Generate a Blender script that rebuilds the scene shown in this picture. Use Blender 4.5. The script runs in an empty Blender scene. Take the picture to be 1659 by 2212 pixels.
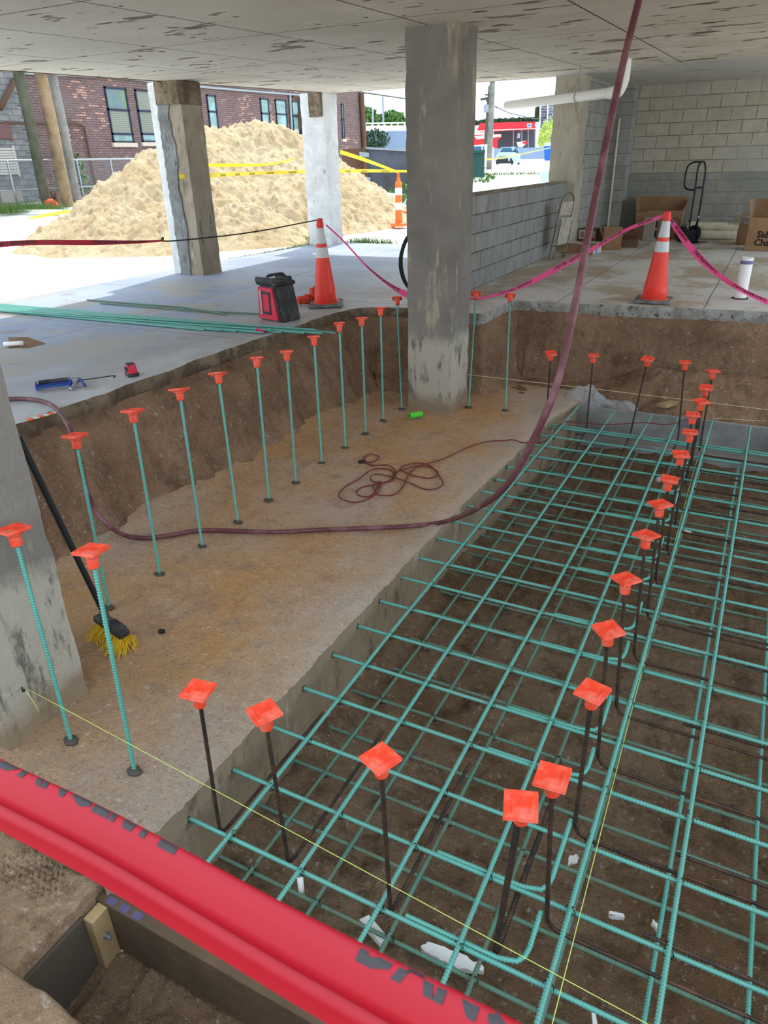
import bpy, bmesh, math, random
import numpy as np
from mathutils import Vector, Matrix

random.seed(7); RS = np.random.RandomState(11)
S = bpy.context.scene
COL = S.collection
PI = math.pi

# ------------------------------------------------------------------ camera
FPX = 1525.0; CX, CY = 829.5, 1106.0; H = 1.45
YAW, PITCH, ROLL = [math.radians(a) for a in (-27.913, -26.4215, -1.549)]
_F = np.array([math.sin(YAW)*math.cos(PITCH), math.cos(YAW)*math.cos(PITCH), math.sin(PITCH)])
_r = np.array([math.cos(YAW), -math.sin(YAW), 0.0]); _u = np.cross(_r, _F)
CR = math.cos(ROLL)*_r + math.sin(ROLL)*_u
CU = -math.sin(ROLL)*_r + math.cos(ROLL)*_u
CAMP = np.array([0, 0, H])
cam = bpy.data.cameras.new('camera'); camo = bpy.data.objects.new('camera', cam); COL.objects.link(camo)
camo.matrix_world = Matrix(((CR[0], CU[0], -_F[0], 0), (CR[1], CU[1], -_F[1], 0), (CR[2], CU[2], -_F[2], H), (0, 0, 0, 1)))
cam.sensor_fit = 'HORIZONTAL'; cam.sensor_width = 24.0; cam.lens = 24.0*FPX/1659.0
cam.clip_start = 0.02; cam.clip_end = 400
cam.dof.use_dof = True; cam.dof.focus_distance = 3.6; cam.dof.aperture_fstop = 10.0
S.camera = camo
S.view_settings.view_transform = 'Standard'; S.view_settings.look = 'None'
S.view_settings.gamma = 1.0; S.view_settings.exposure = 0.42
S.view_settings.use_curve_mapping = False

# ------------------------------------------------------------------ sky and sun
W = bpy.data.worlds.new('sky'); S.world = W; W.use_nodes = True
bg = W.node_tree.nodes['Background']
bg.inputs[0].default_value = (0.74, 0.87, 1.0, 1); bg.inputs[1].default_value = 1.85
sun = bpy.data.lights.new('sun', 'SUN'); sun.energy = 3.2; sun.angle = math.radians(0.6); sun.color = (1, .95, .86)
suno = bpy.data.objects.new('sun', sun); COL.objects.link(suno)
suno.rotation_euler = Vector((-.14, .68, 1.0)).to_track_quat('Z', 'Y').to_euler()
S.cycles.max_bounces = 10; S.cycles.diffuse_bounces = 6; S.cycles.glossy_bounces = 3
S.cycles.transmission_bounces = 6; S.cycles.transparent_max_bounces = 8
S.cycles.use_denoising = True

# ------------------------------------------------------------------ helpers: where a sight line meets a real surface
def ray(x, y): return _F + CR*(x-CX)/FPX - CU*(y-CY)/FPX
def atz(x, y, z=0.0): d = ray(x, y); return CAMP + d*(z-H)/d[2]
def aty(x, y, Y): d = ray(x, y); return CAMP + d*Y/d[1]
def atx(x, y, X): d = ray(x, y); return CAMP + d*X/d[0]
def att(x, y, t=None):
    if t is None: (x, y), t = x, y
    return CAMP + ray(x, y)*t
def gz(X, Y):
    d = math.hypot(X, Y); return min(max(.05*(d-17.5), 0), 1.0)
def atg(x, y):
    t = 5.0; d = ray(x, y)
    for _ in range(4000):
        p = CAMP + d*t
        if p[2] <= gz(p[0], p[1]): return p
        t += .03
    return p

# ------------------------------------------------------------------ noise
def _h(i, j, s):
    n = (i*374761393 + j*668265263 + s*1442695041) & 0xffffffff
    n = ((n ^ (n >> 13))*1274126177) & 0xffffffff
    return ((n ^ (n >> 16)) & 0xffff)/65535.0
def vn(x, y, s=0):
    x = np.asarray(x, float); y = np.asarray(y, float)
    i = np.floor(x).astype(np.int64); j = np.floor(y).astype(np.int64)
    u = x-i; v = y-j; u = u*u*(3-2*u); v = v*v*(3-2*v)
    return (_h(i, j, s)*(1-u)+_h(i+1, j, s)*u)*(1-v) + (_h(i, j+1, s)*(1-u)+_h(i+1, j+1, s)*u)*v
def fbm(x, y, o=4, s=0):
    a = 0; w = .5; t = 0
    for k in range(o): a = a + w*(vn(x*2**k, y*2**k, s+k)-.5); w *= .5
    return a
def rdg(x, y, o=3, s=0):
    a = 0; w = .5
    for k in range(o): a = a + w*(1-np.abs(2*vn(x*2**k, y*2**k, s+k)-1)); w *= .5
    return a
def ss(a, b, x): t = np.clip((x-a)/(b-a), 0, 1); return t*t*(3-2*t)

# ------------------------------------------------------------------ materials
def lin(c): return tuple(((v/255)/12.92 if v/255 <= .04045 else ((v/255+.055)/1.055)**2.4) for v in c)+(1,)
class NT:
    def __init__(s, name):
        s.m = bpy.data.materials.new(name); s.m.use_nodes = True; s.t = s.m.node_tree
        s.b = s.t.nodes['Principled BSDF']; s.out = s.t.nodes['Material Output']
    def n(s, typ, **kw):
        nd = s.t.nodes.new(typ)
        for k, v in kw.items(): setattr(nd, k, v)
        return nd
    def l(s, a, b): s.t.links.new(a, b)
    def coord(s, kind='Object', scale=(1, 1, 1)):
        tc = s.n('ShaderNodeTexCoord'); mp = s.n('ShaderNodeMapping'); mp.inputs['Scale'].default_value = scale
        s.l(tc.outputs[kind], mp.inputs['Vector']); return mp.outputs[0]
    def noise(s, vec, scale, detail=4, rough=.55, lo=None, hi=None):
        n = s.n('ShaderNodeTexNoise'); n.inputs['Scale'].default_value = scale; n.inputs['Detail'].default_value = detail
        n.inputs['Roughness'].default_value = rough; s.l(vec, n.inputs['Vector'])
        o = n.outputs[0]
        if lo is not None: o = s.remap(o, lo, hi)
        return o
    def remap(s, sock, lo, hi, a=0, b=1):
        m = s.n('ShaderNodeMapRange'); m.inputs[1].default_value = lo; m.inputs[2].default_value = hi
        m.inputs[3].default_value = a; m.inputs[4].default_value = b; s.l(sock, m.inputs[0]); return m.outputs[0]
    def math(s, op, a, b=None):
        m = s.n('ShaderNodeMath', operation=op)
        for i, v in enumerate((a, b)):
            if v is None: continue
            if isinstance(v, (int, float)): m.inputs[i].default_value = v
            else: s.l(v, m.inputs[i])
        return m.outputs[0]
    def mix(s, f, a, b, mode='MIX'):
        m = s.n('ShaderNodeMix', data_type='RGBA', blend_type=mode)
        for i, v in ((0, f), (6, a), (7, b)):
            if isinstance(v, (int, float)): m.inputs[i].default_value = v
            elif isinstance(v, tuple): m.inputs[i].default_value = v
            else: s.l(v, m.inputs[i])
        return m.outputs[2]
    def col(s, sock):
        if isinstance(sock, tuple): s.b.inputs['Base Color'].default_value = sock
        else: s.l(sock, s.b.inputs['Base Color'])
    def bump(s, sock, dist=.01, strength=1.0):
        b = s.n('ShaderNodeBump'); b.inputs['Distance'].default_value = dist; b.inputs['Strength'].default_value = strength
        s.l(sock, b.inputs['Height']); s.l(b.outputs[0], s.b.inputs['Normal'])
    def done(s, rough=.8, metal=0, spec=.3):
        s.b.inputs['Roughness'].default_value = rough; s.b.inputs['Metallic'].default_value = metal
        s.b.inputs['Specular IOR Level'].default_value = spec; return s.m
M = {}
def simple(key, c, rough=.6, metal=0, spec=.4, var=.12, scale=20, bump=0, dirt=None, dirtamt=.5):
    t = NT(key); v = t.coord('Object'); c1 = lin(c); f = t.noise(v, scale, 3)
    k = lambda q: tuple(min(max(x*q, 0), 1) for x in c1[:3])+(1,)
    o = t.mix(f, k(1-var), k(1+var))
    if dirt: o = t.mix(t.noise(v, scale*.4, 5, .65, .5-dirtamt*.2, .75-dirtamt*.2), o, lin(dirt))
    t.col(o)
    if bump: t.bump(t.noise(v, scale*3, 4), bump)
    M[key] = t.done(rough, metal, spec); return M[key]

def earth(key, c1, c2, c3, s1=1.2, s2=9, bump=.008, bs=28, rough=.95, grit=True, rim=False):
    t = NT(key); v = t.coord('Object')
    o = t.mix(t.noise(v, s1, 4, .6, .38, .62), lin(c1), lin(c2))
    o = t.mix(t.noise(v, s2, 6, .7, .5, .72), o, lin(c3))
    if grit: o = t.mix(t.noise(v, 160, 2, .5, .35, .75), o, t.mix(.45, o, (1, 1, 1, 1), 'OVERLAY'))
    if rim:
        tc = t.n('ShaderNodeTexCoord'); sp = t.n('ShaderNodeSeparateXYZ'); t.l(tc.outputs['Object'], sp.inputs[0])
        e_ = t.remap(t.math('ADD', sp.outputs[0], t.math('MULTIPLY', t.noise(v, 3, 5, .7), .7)), -1.75, -1.25)
        o = t.mix(t.math('MULTIPLY', e_, .75), o, lin((200, 186, 170)))
        e2_ = t.remap(t.math('ADD', sp.outputs[1], t.math('MULTIPLY', t.noise(v, 2, 4, .7), .8)), 2.7, 1.7)
        o = t.mix(t.math('MULTIPLY', e2_, .6), o, lin((156, 138, 120)))
    if grit:
        o = t.mix(t.noise(t.coord('Object', (1, 1.35, 1)), 46, 4, .75, .57, .66), o, t.mix(.42, o, (0, 0, 0, 1)))
        o = t.mix(t.noise(v, 31, 5, .7, .58, .70), o, t.mix(.30, o, (1, .93, .85, 1)))
    t.col(o)
    h = t.math('ADD', t.noise(v, bs, 6, .7), t.math('MULTIPLY', t.noise(v, bs*5, 3, .6), .35))
    t.bump(h, bump); M[key] = t.done(rough, 0, .15); return M[key]

def concrete(key, c1, c2, dark, light, s=1.5, bump=.004, streak=None, rough=.85, darkamt=(.56, .68), lightamt=(.58, .72), cracks=False):
    t = NT(key); v = t.coord('Object')
    o = t.mix(t.noise(v, s, 5, .6, .35, .65), lin(c1), lin(c2))
    v2 = t.coord('Object', streak) if streak else v
    o = t.mix(t.noise(v2, s*3.1, 7, .68, *darkamt), o, lin(dark))
    o = t.mix(t.noise(v2, s*2.3, 6, .7, *lightamt), o, lin(light))
    h = t.noise(v, s*14, 6, .65)
    if cracks:
        vo = t.n('ShaderNodeTexVoronoi', feature='DISTANCE_TO_EDGE'); vo.inputs['Scale'].default_value = 1.3
        wv = t.mix(.18, v, t.n('ShaderNodeTexNoise').outputs[1]); t.l(wv, vo.inputs['Vector'])
        cr = t.remap(vo.outputs[0], .0, .012, 1, 0)
        cr = t.math('MULTIPLY', cr, t.noise(v, 1.1, 2, .5, .45, .6))
        o = t.mix(cr, o, lin((70, 68, 62))); h = t.math('SUBTRACT', h, cr)
    t.col(o); t.bump(h, bump); M[key] = t.done(rough, 0, .2); return M[key]

def brick(key, axis, bw, bh, mortar, c1, c2, cm, off=(0, 0), spots=None, bump=.006, wash=None, bias=0.0, rag=0):
    t = NT(key); tc = t.n('ShaderNodeTexCoord'); sp = t.n('ShaderNodeSeparateXYZ'); t.l(tc.outputs['Object'], sp.inputs[0])
    cb = t.n('ShaderNodeCombineXYZ'); t.l(t.math('ADD', sp.outputs['XYZ'.index(axis)], off[0]), cb.inputs[0])
    t.l(t.math('ADD', sp.outputs[2], off[1]), cb.inputs[1])
    b = t.n('ShaderNodeTexBrick'); t.l(cb.outputs[0], b.inputs['Vector'])
    b.inputs['Color1'].default_value = lin(c1); b.inputs['Color2'].default_value = lin(c2); b.inputs['Mortar'].default_value = lin(cm)
    b.inputs['Scale'].default_value = 1; b.inputs['Mortar Size'].default_value = mortar; b.inputs['Mortar Smooth'].default_value = .3
    b.inputs['Bias'].default_value = bias
    b.inputs['Brick Width'].default_value = bw; b.inputs['Row Height'].default_value = bh
    o = b.outputs[0]; v = t.coord('Object')
    if spots:
        w = t.n('ShaderNodeTexWhiteNoise', noise_dimensions='2D'); fl = t.n('ShaderNodeVectorMath', operation='FLOOR')
        dv = t.n('ShaderNodeVectorMath', operation='DIVIDE'); dv.inputs[1].default_value = (bw, bh, 1)
        t.l(cb.outputs[0], dv.inputs[0]); t.l(dv.outputs[0], fl.inputs[0]); t.l(fl.outputs[0], w.inputs[0])
        g = t.math('GREATER_THAN', t.math('ADD', w.outputs[0], t.noise(v, .45, 3, .6, .3, .7, )), spots[1])
        g = t.math('MULTIPLY', g, t.math('SUBTRACT', 1.0, b.outputs['Fac']))
        o = t.mix(g, o, lin(spots[0]))
    o = t.mix(t.noise(v, 6, 5, .6, .3, .7), o, t.mix(.25, o, (0, 0, 0, 1)))
    if wash: o = t.mix(t.noise(v, 1.3, 5, .65, *wash[1]), o, lin(wash[0]))
    t.col(o)
    t.bump(t.math('ADD', t.math('MULTIPLY', b.outputs['Fac'], -1.0), t.math('MULTIPLY', t.noise(v, 40, 4), .35)), bump)
    M[key] = t.done(.9, 0, .15); return M[key]

# ------------------------------------------------------------------ object helpers
def obj(name, me, mat=None, parent=None, loc=None, smooth=False):
    if isinstance(me, bmesh.types.BMesh):
        b = me; me = bpy.data.meshes.new(name); b.to_mesh(me); b.free()
    if mat is not None and not me.materials: me.materials.append(M[mat] if isinstance(mat, str) else mat)
    if smooth: me.polygons.foreach_set('use_smooth', [True]*len(me.polygons))
    o = bpy.data.objects.new(name, me); COL.objects.link(o)
    if parent is not None: o.parent = parent
    if loc is not None: o.location = loc
    return o
def tag(o, label, cat, group=None, kind=None):
    o['label'] = label; o['category'] = cat
    if group: o['group'] = group
    if kind: o['kind'] = kind
    return o
def thing(name, label, cat, loc=(0, 0, 0), rz=0, group=None):
    o = bpy.data.objects.new(name, None); COL.objects.link(o); o.empty_display_size = .1
    o.location = loc; o.rotation_euler = (0, 0, rz); return tag(o, label, cat, group)
def struct(name, me, mat, label=None, cat=None, smooth=False):
    o = obj(name, me, mat, smooth=smooth); o['kind'] = 'structure'
    if label: o['label'] = label; o['category'] = cat
    return o
def dup(r, loc=None, rot=None, label=None, group=None):
    c = r.copy(); COL.objects.link(c)
    if loc is not None: c.location = loc
    if rot is not None: c.rotation_euler = rot
    if label: c['label'] = label
    if group: c['group'] = group
    for ch in list(r.children):
        d = ch.copy(); COL.objects.link(d); d.parent = c
        for g in list(ch.children):
            e = g.copy(); COL.objects.link(e); e.parent = d
    return c
def box(b, x0, x1, y0, y1, z0, z1, bev=0, mtx=None, seg=1):
    r = bmesh.ops.create_cube(b, size=1); vs = r['verts']
    for v in vs: v.co = Vector(((x0+x1)/2+v.co.x*(x1-x0), (y0+y1)/2+v.co.y*(y1-y0), (z0+z1)/2+v.co.z*(z1-z0)))
    if bev:
        es = list({e for v in vs for e in v.link_edges})
        r2 = bmesh.ops.bevel(b, geom=es, offset=bev, segments=seg, affect='EDGES', profile=.5)
        vs = list({v for f in r2['faces'] for v in f.verts} | {v for v in vs if v.is_valid})
    if mtx is not None: bmesh.ops.transform(b, matrix=mtx, verts=[v for v in vs if v.is_valid])
    return vs
def bxm(*a, **k): b = bmesh.new(); box(b, *a, **k); return b
def cyl(b, p0, p1, r, seg=12, r2=None, caps=True):
    p0 = Vector(p0); p1 = Vector(p1); d = p1-p0
    m = Matrix.Translation((p0+p1)/2) @ d.to_track_quat('Z', 'Y').to_matrix().to_4x4()
    return bmesh.ops.create_cone(b, cap_ends=caps, segments=seg, radius1=r, radius2=r if r2 is None else r2, depth=d.length, matrix=m)['verts']
def lathe(b, prof, seg=24, mtx=None):
    rings = []
    for (r, z) in prof:
        if r < 1e-5: rings.append([b.verts.new((0, 0, z))])
        else: rings.append([b.verts.new((r*math.cos(2*PI*k/seg), r*math.sin(2*PI*k/seg), z)) for k in range(seg)])
    for a, c in zip(rings, rings[1:]):
        for k in range(seg):
            q = [a[k % len(a)], a[(k+1) % len(a)], c[(k+1) % len(c)], c[k % len(c)]]
            q2 = []
            for v in q:
                if v not in q2: q2.append(v)
            if len(q2) > 2: b.faces.new(q2)
    if mtx is not None: bmesh.ops.transform(b, matrix=mtx, verts=[v for r in rings for v in r])
    return b
def catmull(pts, n=12, closed=False):
    P = [np.array(p, float) for p in pts]; out = []
    N = len(P); rng = range(N if closed else N-1)
    for i in rng:
        if closed: a, b_, c, d = P[(i-1) % N], P[i], P[(i+1) % N], P[(i+2) % N]
        else: a, b_, c, d = P[max(i-1, 0)], P[i], P[i+1], P[min(i+2, N-1)]
        for k in range(n):
            t = k/n; out.append(.5*((2*b_)+(-a+c)*t+(2*a-5*b_+4*c-d)*t*t+(-a+3*b_-3*c+d)*t**3))
    if not closed: out.append(P[-1])
    return np.array(out)
def resample(P, step):
    P = np.array(P, float); L = np.concatenate([[0], np.cumsum(np.linalg.norm(np.diff(P, axis=0), axis=1))])
    n = max(int(L[-1]/step), 1)+1; s = np.linspace(0, L[-1], n)
    return np.stack([np.interp(s, L, P[:, k]) for k in range(P.shape[1])], 1), s
def frames(P):
    T = np.gradient(P, axis=0); T /= np.maximum(np.linalg.norm(T, axis=1)[:, None], 1e-9)
    up = np.array([0, 0, 1.]) if abs(T[0][2]) < .9 else np.array([1., 0, 0])
    N = np.zeros_like(P); n = up-T[0]*(up@T[0]); n /= np.linalg.norm(n); N[0] = n
    for i in range(1, len(P)):
        n = N[i-1]-T[i]*(N[i-1]@T[i]); l = np.linalg.norm(n); N[i] = n/l if l > 1e-6 else N[i-1]
    return T, N, np.cross(T, N)
def gridmesh(name, V, nu, nv, closed_v=False):
    me = bpy.data.meshes.new(name)
    i = np.arange(nu-1)[:, None]; j = np.arange(nv if closed_v else nv-1)[None, :]
    a = i*nv+j; b_ = i*nv+(j+1) % nv; c = (i+1)*nv+(j+1) % nv; d = (i+1)*nv+j
    F = np.stack([a, b_, c, d], -1).reshape(-1, 4)
    me.vertices.add(len(V)); me.vertices.foreach_set('co', np.asarray(V, np.float32).ravel())
    me.loops.add(F.size); me.loops.foreach_set('vertex_index', F.ravel().astype(np.int32))
    me.polygons.add(len(F)); me.polygons.foreach_set('loop_start', (np.arange(len(F))*4).astype(np.int32))
    try: me.polygons.foreach_set('loop_total', np.full(len(F), 4, np.int32))
    except Exception: pass
    me.update(calc_edges=True); me.polygons.foreach_set('use_smooth', np.ones(len(F), bool)); me.validate(); return me
def tube(name, pts, r, mat, parent=None, step=.01, sides=8, radfn=None):
    P, s = resample(pts, step); T, N, B = frames(P)
    a = np.linspace(0, 2*PI, sides, endpoint=False)
    rad = np.full((len(P), sides), r) if radfn is None else radfn(s[:, None], a[None, :])
    V = P[:, None, :]+rad[..., None]*(np.cos(a)[None, :, None]*N[:, None, :]+np.sin(a)[None, :, None]*B[:, None, :])
    # closed ends
    V = np.concatenate([np.repeat(P[:1], sides, 0)[None], V, np.repeat(P[-1:], sides, 0)[None]], 0)
    me = gridmesh(name, V.reshape(-1, 3), len(P)+2, sides, True)
    return obj(name, me, mat, parent)
def rebar_mesh(name, pts, r=.008, pitch=.0125, sides=8, k=5, h=.27):
    def rf(s, a):
        ph = s/pitch + .33*np.abs(np.sin(a))*1.0
        w = np.clip(np.cos(2*PI*ph)*2.4-1.0, 0, 1)
        return r*(1+h*w) + r*.09*(np.abs(np.cos(a)) > .95)
    P, s = resample(pts, pitch/k); T, N, B = frames(P)
    a = np.linspace(0, 2*PI, sides, endpoint=False)
    rad = rf(s[:, None], a[None, :])
    V = P[:, None, :]+rad[..., None]*(np.cos(a)[None, :, None]*N[:, None, :]+np.sin(a)[None, :, None]*B[:, None, :])
    V = np.concatenate([np.repeat(P[:1], sides, 0)[None], V, np.repeat(P[-1:], sides, 0)[None]], 0)
    return gridmesh(name, V.reshape(-1, 3), len(P)+2, sides, True)
def blob(b, c, r, sq=(1, 1, 1), sub=2, amp=.25, seed=0, rz=0):
    vs = bmesh.ops.create_icosphere(b, subdivisions=sub, radius=1)['verts']; rr = random.Random(seed)
    ph = [rr.uniform(0, 9) for _ in range(6)]
    R = Matrix.Rotation(rz, 3, 'Z')
    for v in vs:
        p = v.co.copy(); f = 1+amp*(math.sin(3.1*p.x+ph[0])*math.cos(2.7*p.y+ph[1])+.6*math.sin(5.3*p.z+4*p.x+ph[2])+.4*math.sin(9*p.y+7*p.x+ph[3]))*.6
        v.co = R @ Vector((p.x*sq[0]*r*f, p.y*sq[1]*r*f, p.z*sq[2]*r*f))+Vector(c)
    return vs
ORD = ['first', 'second', 'third', 'fourth', 'fifth', 'sixth', 'seventh', 'eighth', 'ninth', 'tenth', 'eleventh', 'twelfth', 'thirteenth', 'fourteenth', 'fifteenth', 'sixteenth', 'seventeenth', 'eighteenth', 'nineteenth', 'twentieth', 'twenty-first', 'twenty-second']

# ------------------------------------------------------------------ material list
t = NT('slab_concrete'); v = t.coord('Object'); tc = t.n('ShaderNodeTexCoord'); sp = t.n('ShaderNodeSeparateXYZ'); t.l(tc.outputs['Object'], sp.inputs[0])
o = t.mix(t.noise(v, .55, 5, .62, .4, .6), lin((134, 146, 168)), lin((160, 170, 188)))  # base colour carries a painted bluish skylight tint, covered by tan on the right
o = t.mix(t.noise(v, 2.2, 7, .7, .56, .66), o, lin((132, 132, 132)))
rt = t.remap(sp.outputs[0], -5.5, -3.2); lf = t.math('SUBTRACT', 1.0, rt)
tan = t.noise(t.coord('Object', (1, .7, 1)), .9, 7, .68, .46, .56)
o = t.mix(t.math('MULTIPLY', rt, .9), o, t.mix(tan, lin((216, 212, 204)), lin((182, 162, 134))))
nt = t.math('MULTIPLY', t.remap(sp.outputs[1], 9.0, 7.2), t.math('MULTIPLY', lf, t.noise(v, .8, 5, .65, .5, .56)))
o = t.mix(t.math('MULTIPLY', nt, .7), o, lin((168, 158, 142)))
o = t.mix(t.noise(v, 9, 5, .7, .66, .72), o, lin((112, 106, 98)))
sm = None
for ax, pos in ((0, -6.05), (0, -2.0), (0, -.5), (1, 5.25), (1, 9.6), (1, 7.35), (1, 12.2)):
    dd_ = t.math('LESS_THAN', t.math('ABSOLUTE', t.math('SUBTRACT', t.math('ADD', sp.outputs[ax], t.math('MULTIPLY', t.noise(v, 3, 3), .02)), pos)), .007)
    sm = dd_ if sm is None else t.math('MAXIMUM', sm, dd_)
o = t.mix(t.math('MULTIPLY', sm, .75), o, lin((88, 84, 80)))
t.col(o); t.bump(t.math('SUBTRACT', t.noise(v, 16, 6, .65), sm), .003)
t.b.inputs['Roughness'].default_value = .55; M['slab_concrete'] = t.done(.55, 0, .35)
t = NT('slab_edge'); v = t.coord('Object'); tc = t.n('ShaderNodeTexCoord'); sp = t.n('ShaderNodeSeparateXYZ'); t.l(tc.outputs['Object'], sp.inputs[0])
rt = t.remap(sp.outputs[0], -3.4, -2.7)
o = t.mix(rt, t.mix(t.noise(v, 6, 5, .65, .4, .6), lin((150, 132, 110)), lin((112, 94, 76))), t.mix(t.noise(v, 6, 5, .65, .4, .6), lin((186, 184, 178)), lin((152, 146, 136))))
o = t.mix(t.noise(v, 16, 5, .7, .55, .65), o, lin((98, 88, 76)))
t.col(o); t.bump(t.noise(v, 30, 6, .7), .02); M['slab_edge'] = t.done(.9, 0, .15)
concrete('column_concrete', (112, 112, 108), (132, 132, 130), (78, 74, 70), (168, 170, 170), s=2.2, bump=.006, streak=(1, 1, .28), darkamt=(.56, .66), lightamt=(.6, .74))
concrete('plaster_white', (205, 205, 203), (222, 222, 220), (150, 148, 142), (236, 236, 236), s=3, bump=.004, lightamt=(.5, .7), darkamt=(.62, .7))
concrete('peeled_concrete', (120, 120, 118), (150, 150, 146), (84, 82, 78), (190, 190, 188), s=6, bump=.012, streak=(1, 1, .35))
concrete('beige_concrete', (150, 136, 116), (168, 154, 134), (110, 98, 82), (196, 190, 180), s=3, bump=.006, streak=(1, 1, .3))
concrete('pier_concrete', (176, 168, 150), (192, 184, 166), (128, 118, 100), (214, 208, 196), s=3, bump=.008, streak=(1, 1, .3))
concrete('footing_concrete', (140, 122, 98), (152, 136, 114), (100, 84, 66), (184, 174, 158), s=2, bump=.005, streak=(1, 1, .5))
simple('footing_lip', (150, 146, 140), .9, var=.2, scale=8, bump=.01)
earth('sand_ledge', (190, 145, 98), (188, 162, 142), (160, 130, 108), s1=.75, s2=7, bump=.022, bs=30, rim=True)
earth('sand_bank', (148, 119, 95), (128, 101, 79), (98, 76, 58), s1=1.6, s2=4, bump=.03, bs=16)
earth('pit_dirt', (116, 90, 65), (138, 114, 90), (84, 63, 46), s1=1.0, s2=7, bump=.035, bs=26)
earth('pile_sand', (172, 150, 116), (184, 165, 134), (134, 108, 74), s1=1.0, s2=6, bump=.03, bs=9)
earth('near_sand', (158, 132, 106), (142, 116, 92), (118, 94, 72), s1=3, s2=12, bump=.015, bs=40)
earth('lot_ground', (226, 222, 212), (232, 230, 224), (214, 208, 196), s1=.2, s2=1.5, bump=.004, bs=4, grit=False)
simple('epoxy_green', (94, 170, 156), .34, spec=.6, var=.14, scale=5, dirt=(110, 160, 146), dirtamt=.3)
simple('epoxy_green_dusty_dim', (96, 142, 124), .6, spec=.3, var=.15, scale=6, dirt=(112, 118, 96), dirtamt=.5)  # dusty coat, also darkened to paint the lower mat's dimness into the colour
simple('black_steel', (58, 50, 46), .55, .35, var=.3, scale=30, dirt=(104, 72, 50), dirtamt=.35)
simple('tie_wire', (40, 36, 34), .5, .6)
simple('cap_orange', (248, 78, 48), .5, spec=.35, var=.06, scale=30, dirt=(255, 130, 108), dirtamt=.25)
simple('cone_red', (250, 62, 48), .45, spec=.4, var=.04, dirt=(240, 84, 66), dirtamt=.2)
simple('collar_white', (214, 214, 214), .35, spec=.5, var=.05)
simple('cone_base', (96, 96, 94), .8, var=.15, dirt=(140, 138, 132))
simple('rubber_black', (30, 30, 31), .6, var=.2)
simple('grout', (84, 78, 68), .95, var=.3, scale=60, bump=.004)
simple('form_board', (98, 78, 58), .85, var=.2, scale=9, dirt=(84, 66, 48), bump=.004)
simple('form_grey', (158, 156, 152), .75, var=.2, scale=5, dirt=(116, 114, 112), dirtamt=.7, bump=.006)
simple('form_dark', (84, 74, 62), .85, var=.2, scale=9, bump=.004)
simple('lumber', (176, 150, 108), .8, var=.12, scale=12, dirt=(140, 112, 78), dirtamt=.4)
simple('hose_red', (100, 56, 60), .5, var=.15, scale=14, dirt=(150, 104, 108), dirtamt=.15)
simple('cord_maroon', (118, 44, 48), .5, var=.12)
simple('string_yellow', (214, 226, 120), .8, var=.1); simple('string_pale', (214, 200, 150), .8, var=.1)
simple('tape_pink', (255, 92, 150), .4, var=.05); simple('tape_red', (168, 14, 34), .4, spec=.35, var=.06, scale=6)
simple('tape_yellow', (250, 214, 50), .5, var=.05); simple('tape_ink', (24, 20, 24), .5)
simple('tape_ink_grey', (58, 52, 56), .5)
simple('tool_red', (214, 40, 66), .45, var=.08, dirt=(190, 80, 90), dirtamt=.2); simple('tool_black', (42, 42, 44), .55, var=.2, dirt=(84, 80, 78), dirtamt=.3)
simple('tool_blue', (38, 74, 150), .45); simple('aluminium', (186, 190, 194), .3, .8)
simple('grey_window', (150, 60, 72), .5)
simple('spool_green', (92, 214, 60), .7, var=.15, scale=80, bump=.003)
simple('bristle_yellow', (224, 184, 28), .6, var=.15, scale=50)
simple('cardboard', (160, 124, 92), .85, var=.07, scale=8, dirt=(134, 100, 72), dirtamt=.25); simple('cardboard_pale', (196, 186, 174), .85)
simple('cardboard_dark', (112, 82, 60), .9)
simple('label_white', (220, 220, 216), .6); simple('ink_black', (26, 22, 22), .7); simple('label_red', (120, 36, 34), .6)
simple('tape_blue', (60, 140, 230), .6)
simple('pvc_white', (246, 244, 238), .4, spec=.5, var=.03); simple('pvc_cream', (226, 218, 194), .45, var=.05, dirt=(204, 194, 168), dirtamt=.3)
simple('pvc_ring', (122, 112, 160), .5)
simple('block_grey', (160, 152, 138), .9, var=.12, scale=30, bump=.006)
simple('chair_paint', (158, 150, 134), .8, var=.3, scale=22, dirt=(196, 190, 176), bump=.004); simple('chair_metal', (142, 130, 114), .6, .3, dirt=(110, 96, 80))
simple('frame_navy', (28, 32, 48), .4, .4); simple('tyre', (38, 38, 38), .75); simple('hub_grey', (120, 118, 116), .5)
simple('wood_pole', (150, 128, 98), .9, var=.2, scale=6, dirt=(110, 90, 68), bump=.01); simple('wood_pole_grey', (134, 132, 126), .9, var=.2, scale=6, dirt=(100, 98, 92), bump=.01)
simple('wood_pole_dark', (84, 84, 70), .95, var=.3, scale=6, dirt=(58, 60, 46), bump=.01)
simple('galvanised', (150, 156, 162), .45, .6); simple('window_frame_dark', (30, 38, 62), .4, .3)
simple('sill_stone', (196, 184, 166), .85); simple('louvre_red', (120, 84, 80), .7); simple('louvre_pale', (192, 186, 176), .7)
simple('steel_fence', (84, 90, 104), .6, .3, var=.15, scale=1.5, dirt=(64, 60, 60), dirtamt=.4); simple('steel_rail', (140, 150, 162), .5, .3)
simple('wall_blue_grey', (128, 146, 172), .85, var=.12, scale=.6); simple('bridge_pale', (206, 206, 200), .85)
simple('ivy', (44, 68, 38), .8, var=.4, scale=4, bump=.05); simple('leaf', (70, 110, 46), .7, var=.35, scale=6); simple('leaf_pale', (176, 196, 84), .7, var=.3, scale=6)
simple('grass_blade', (84, 112, 52), .8, var=.3, scale=6)
simple('bin_green', (16, 66, 62), .55, var=.1, scale=2); simple('bin_blue', (24, 92, 196), .5); simple('van_white', (226, 230, 236), .35)
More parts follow.
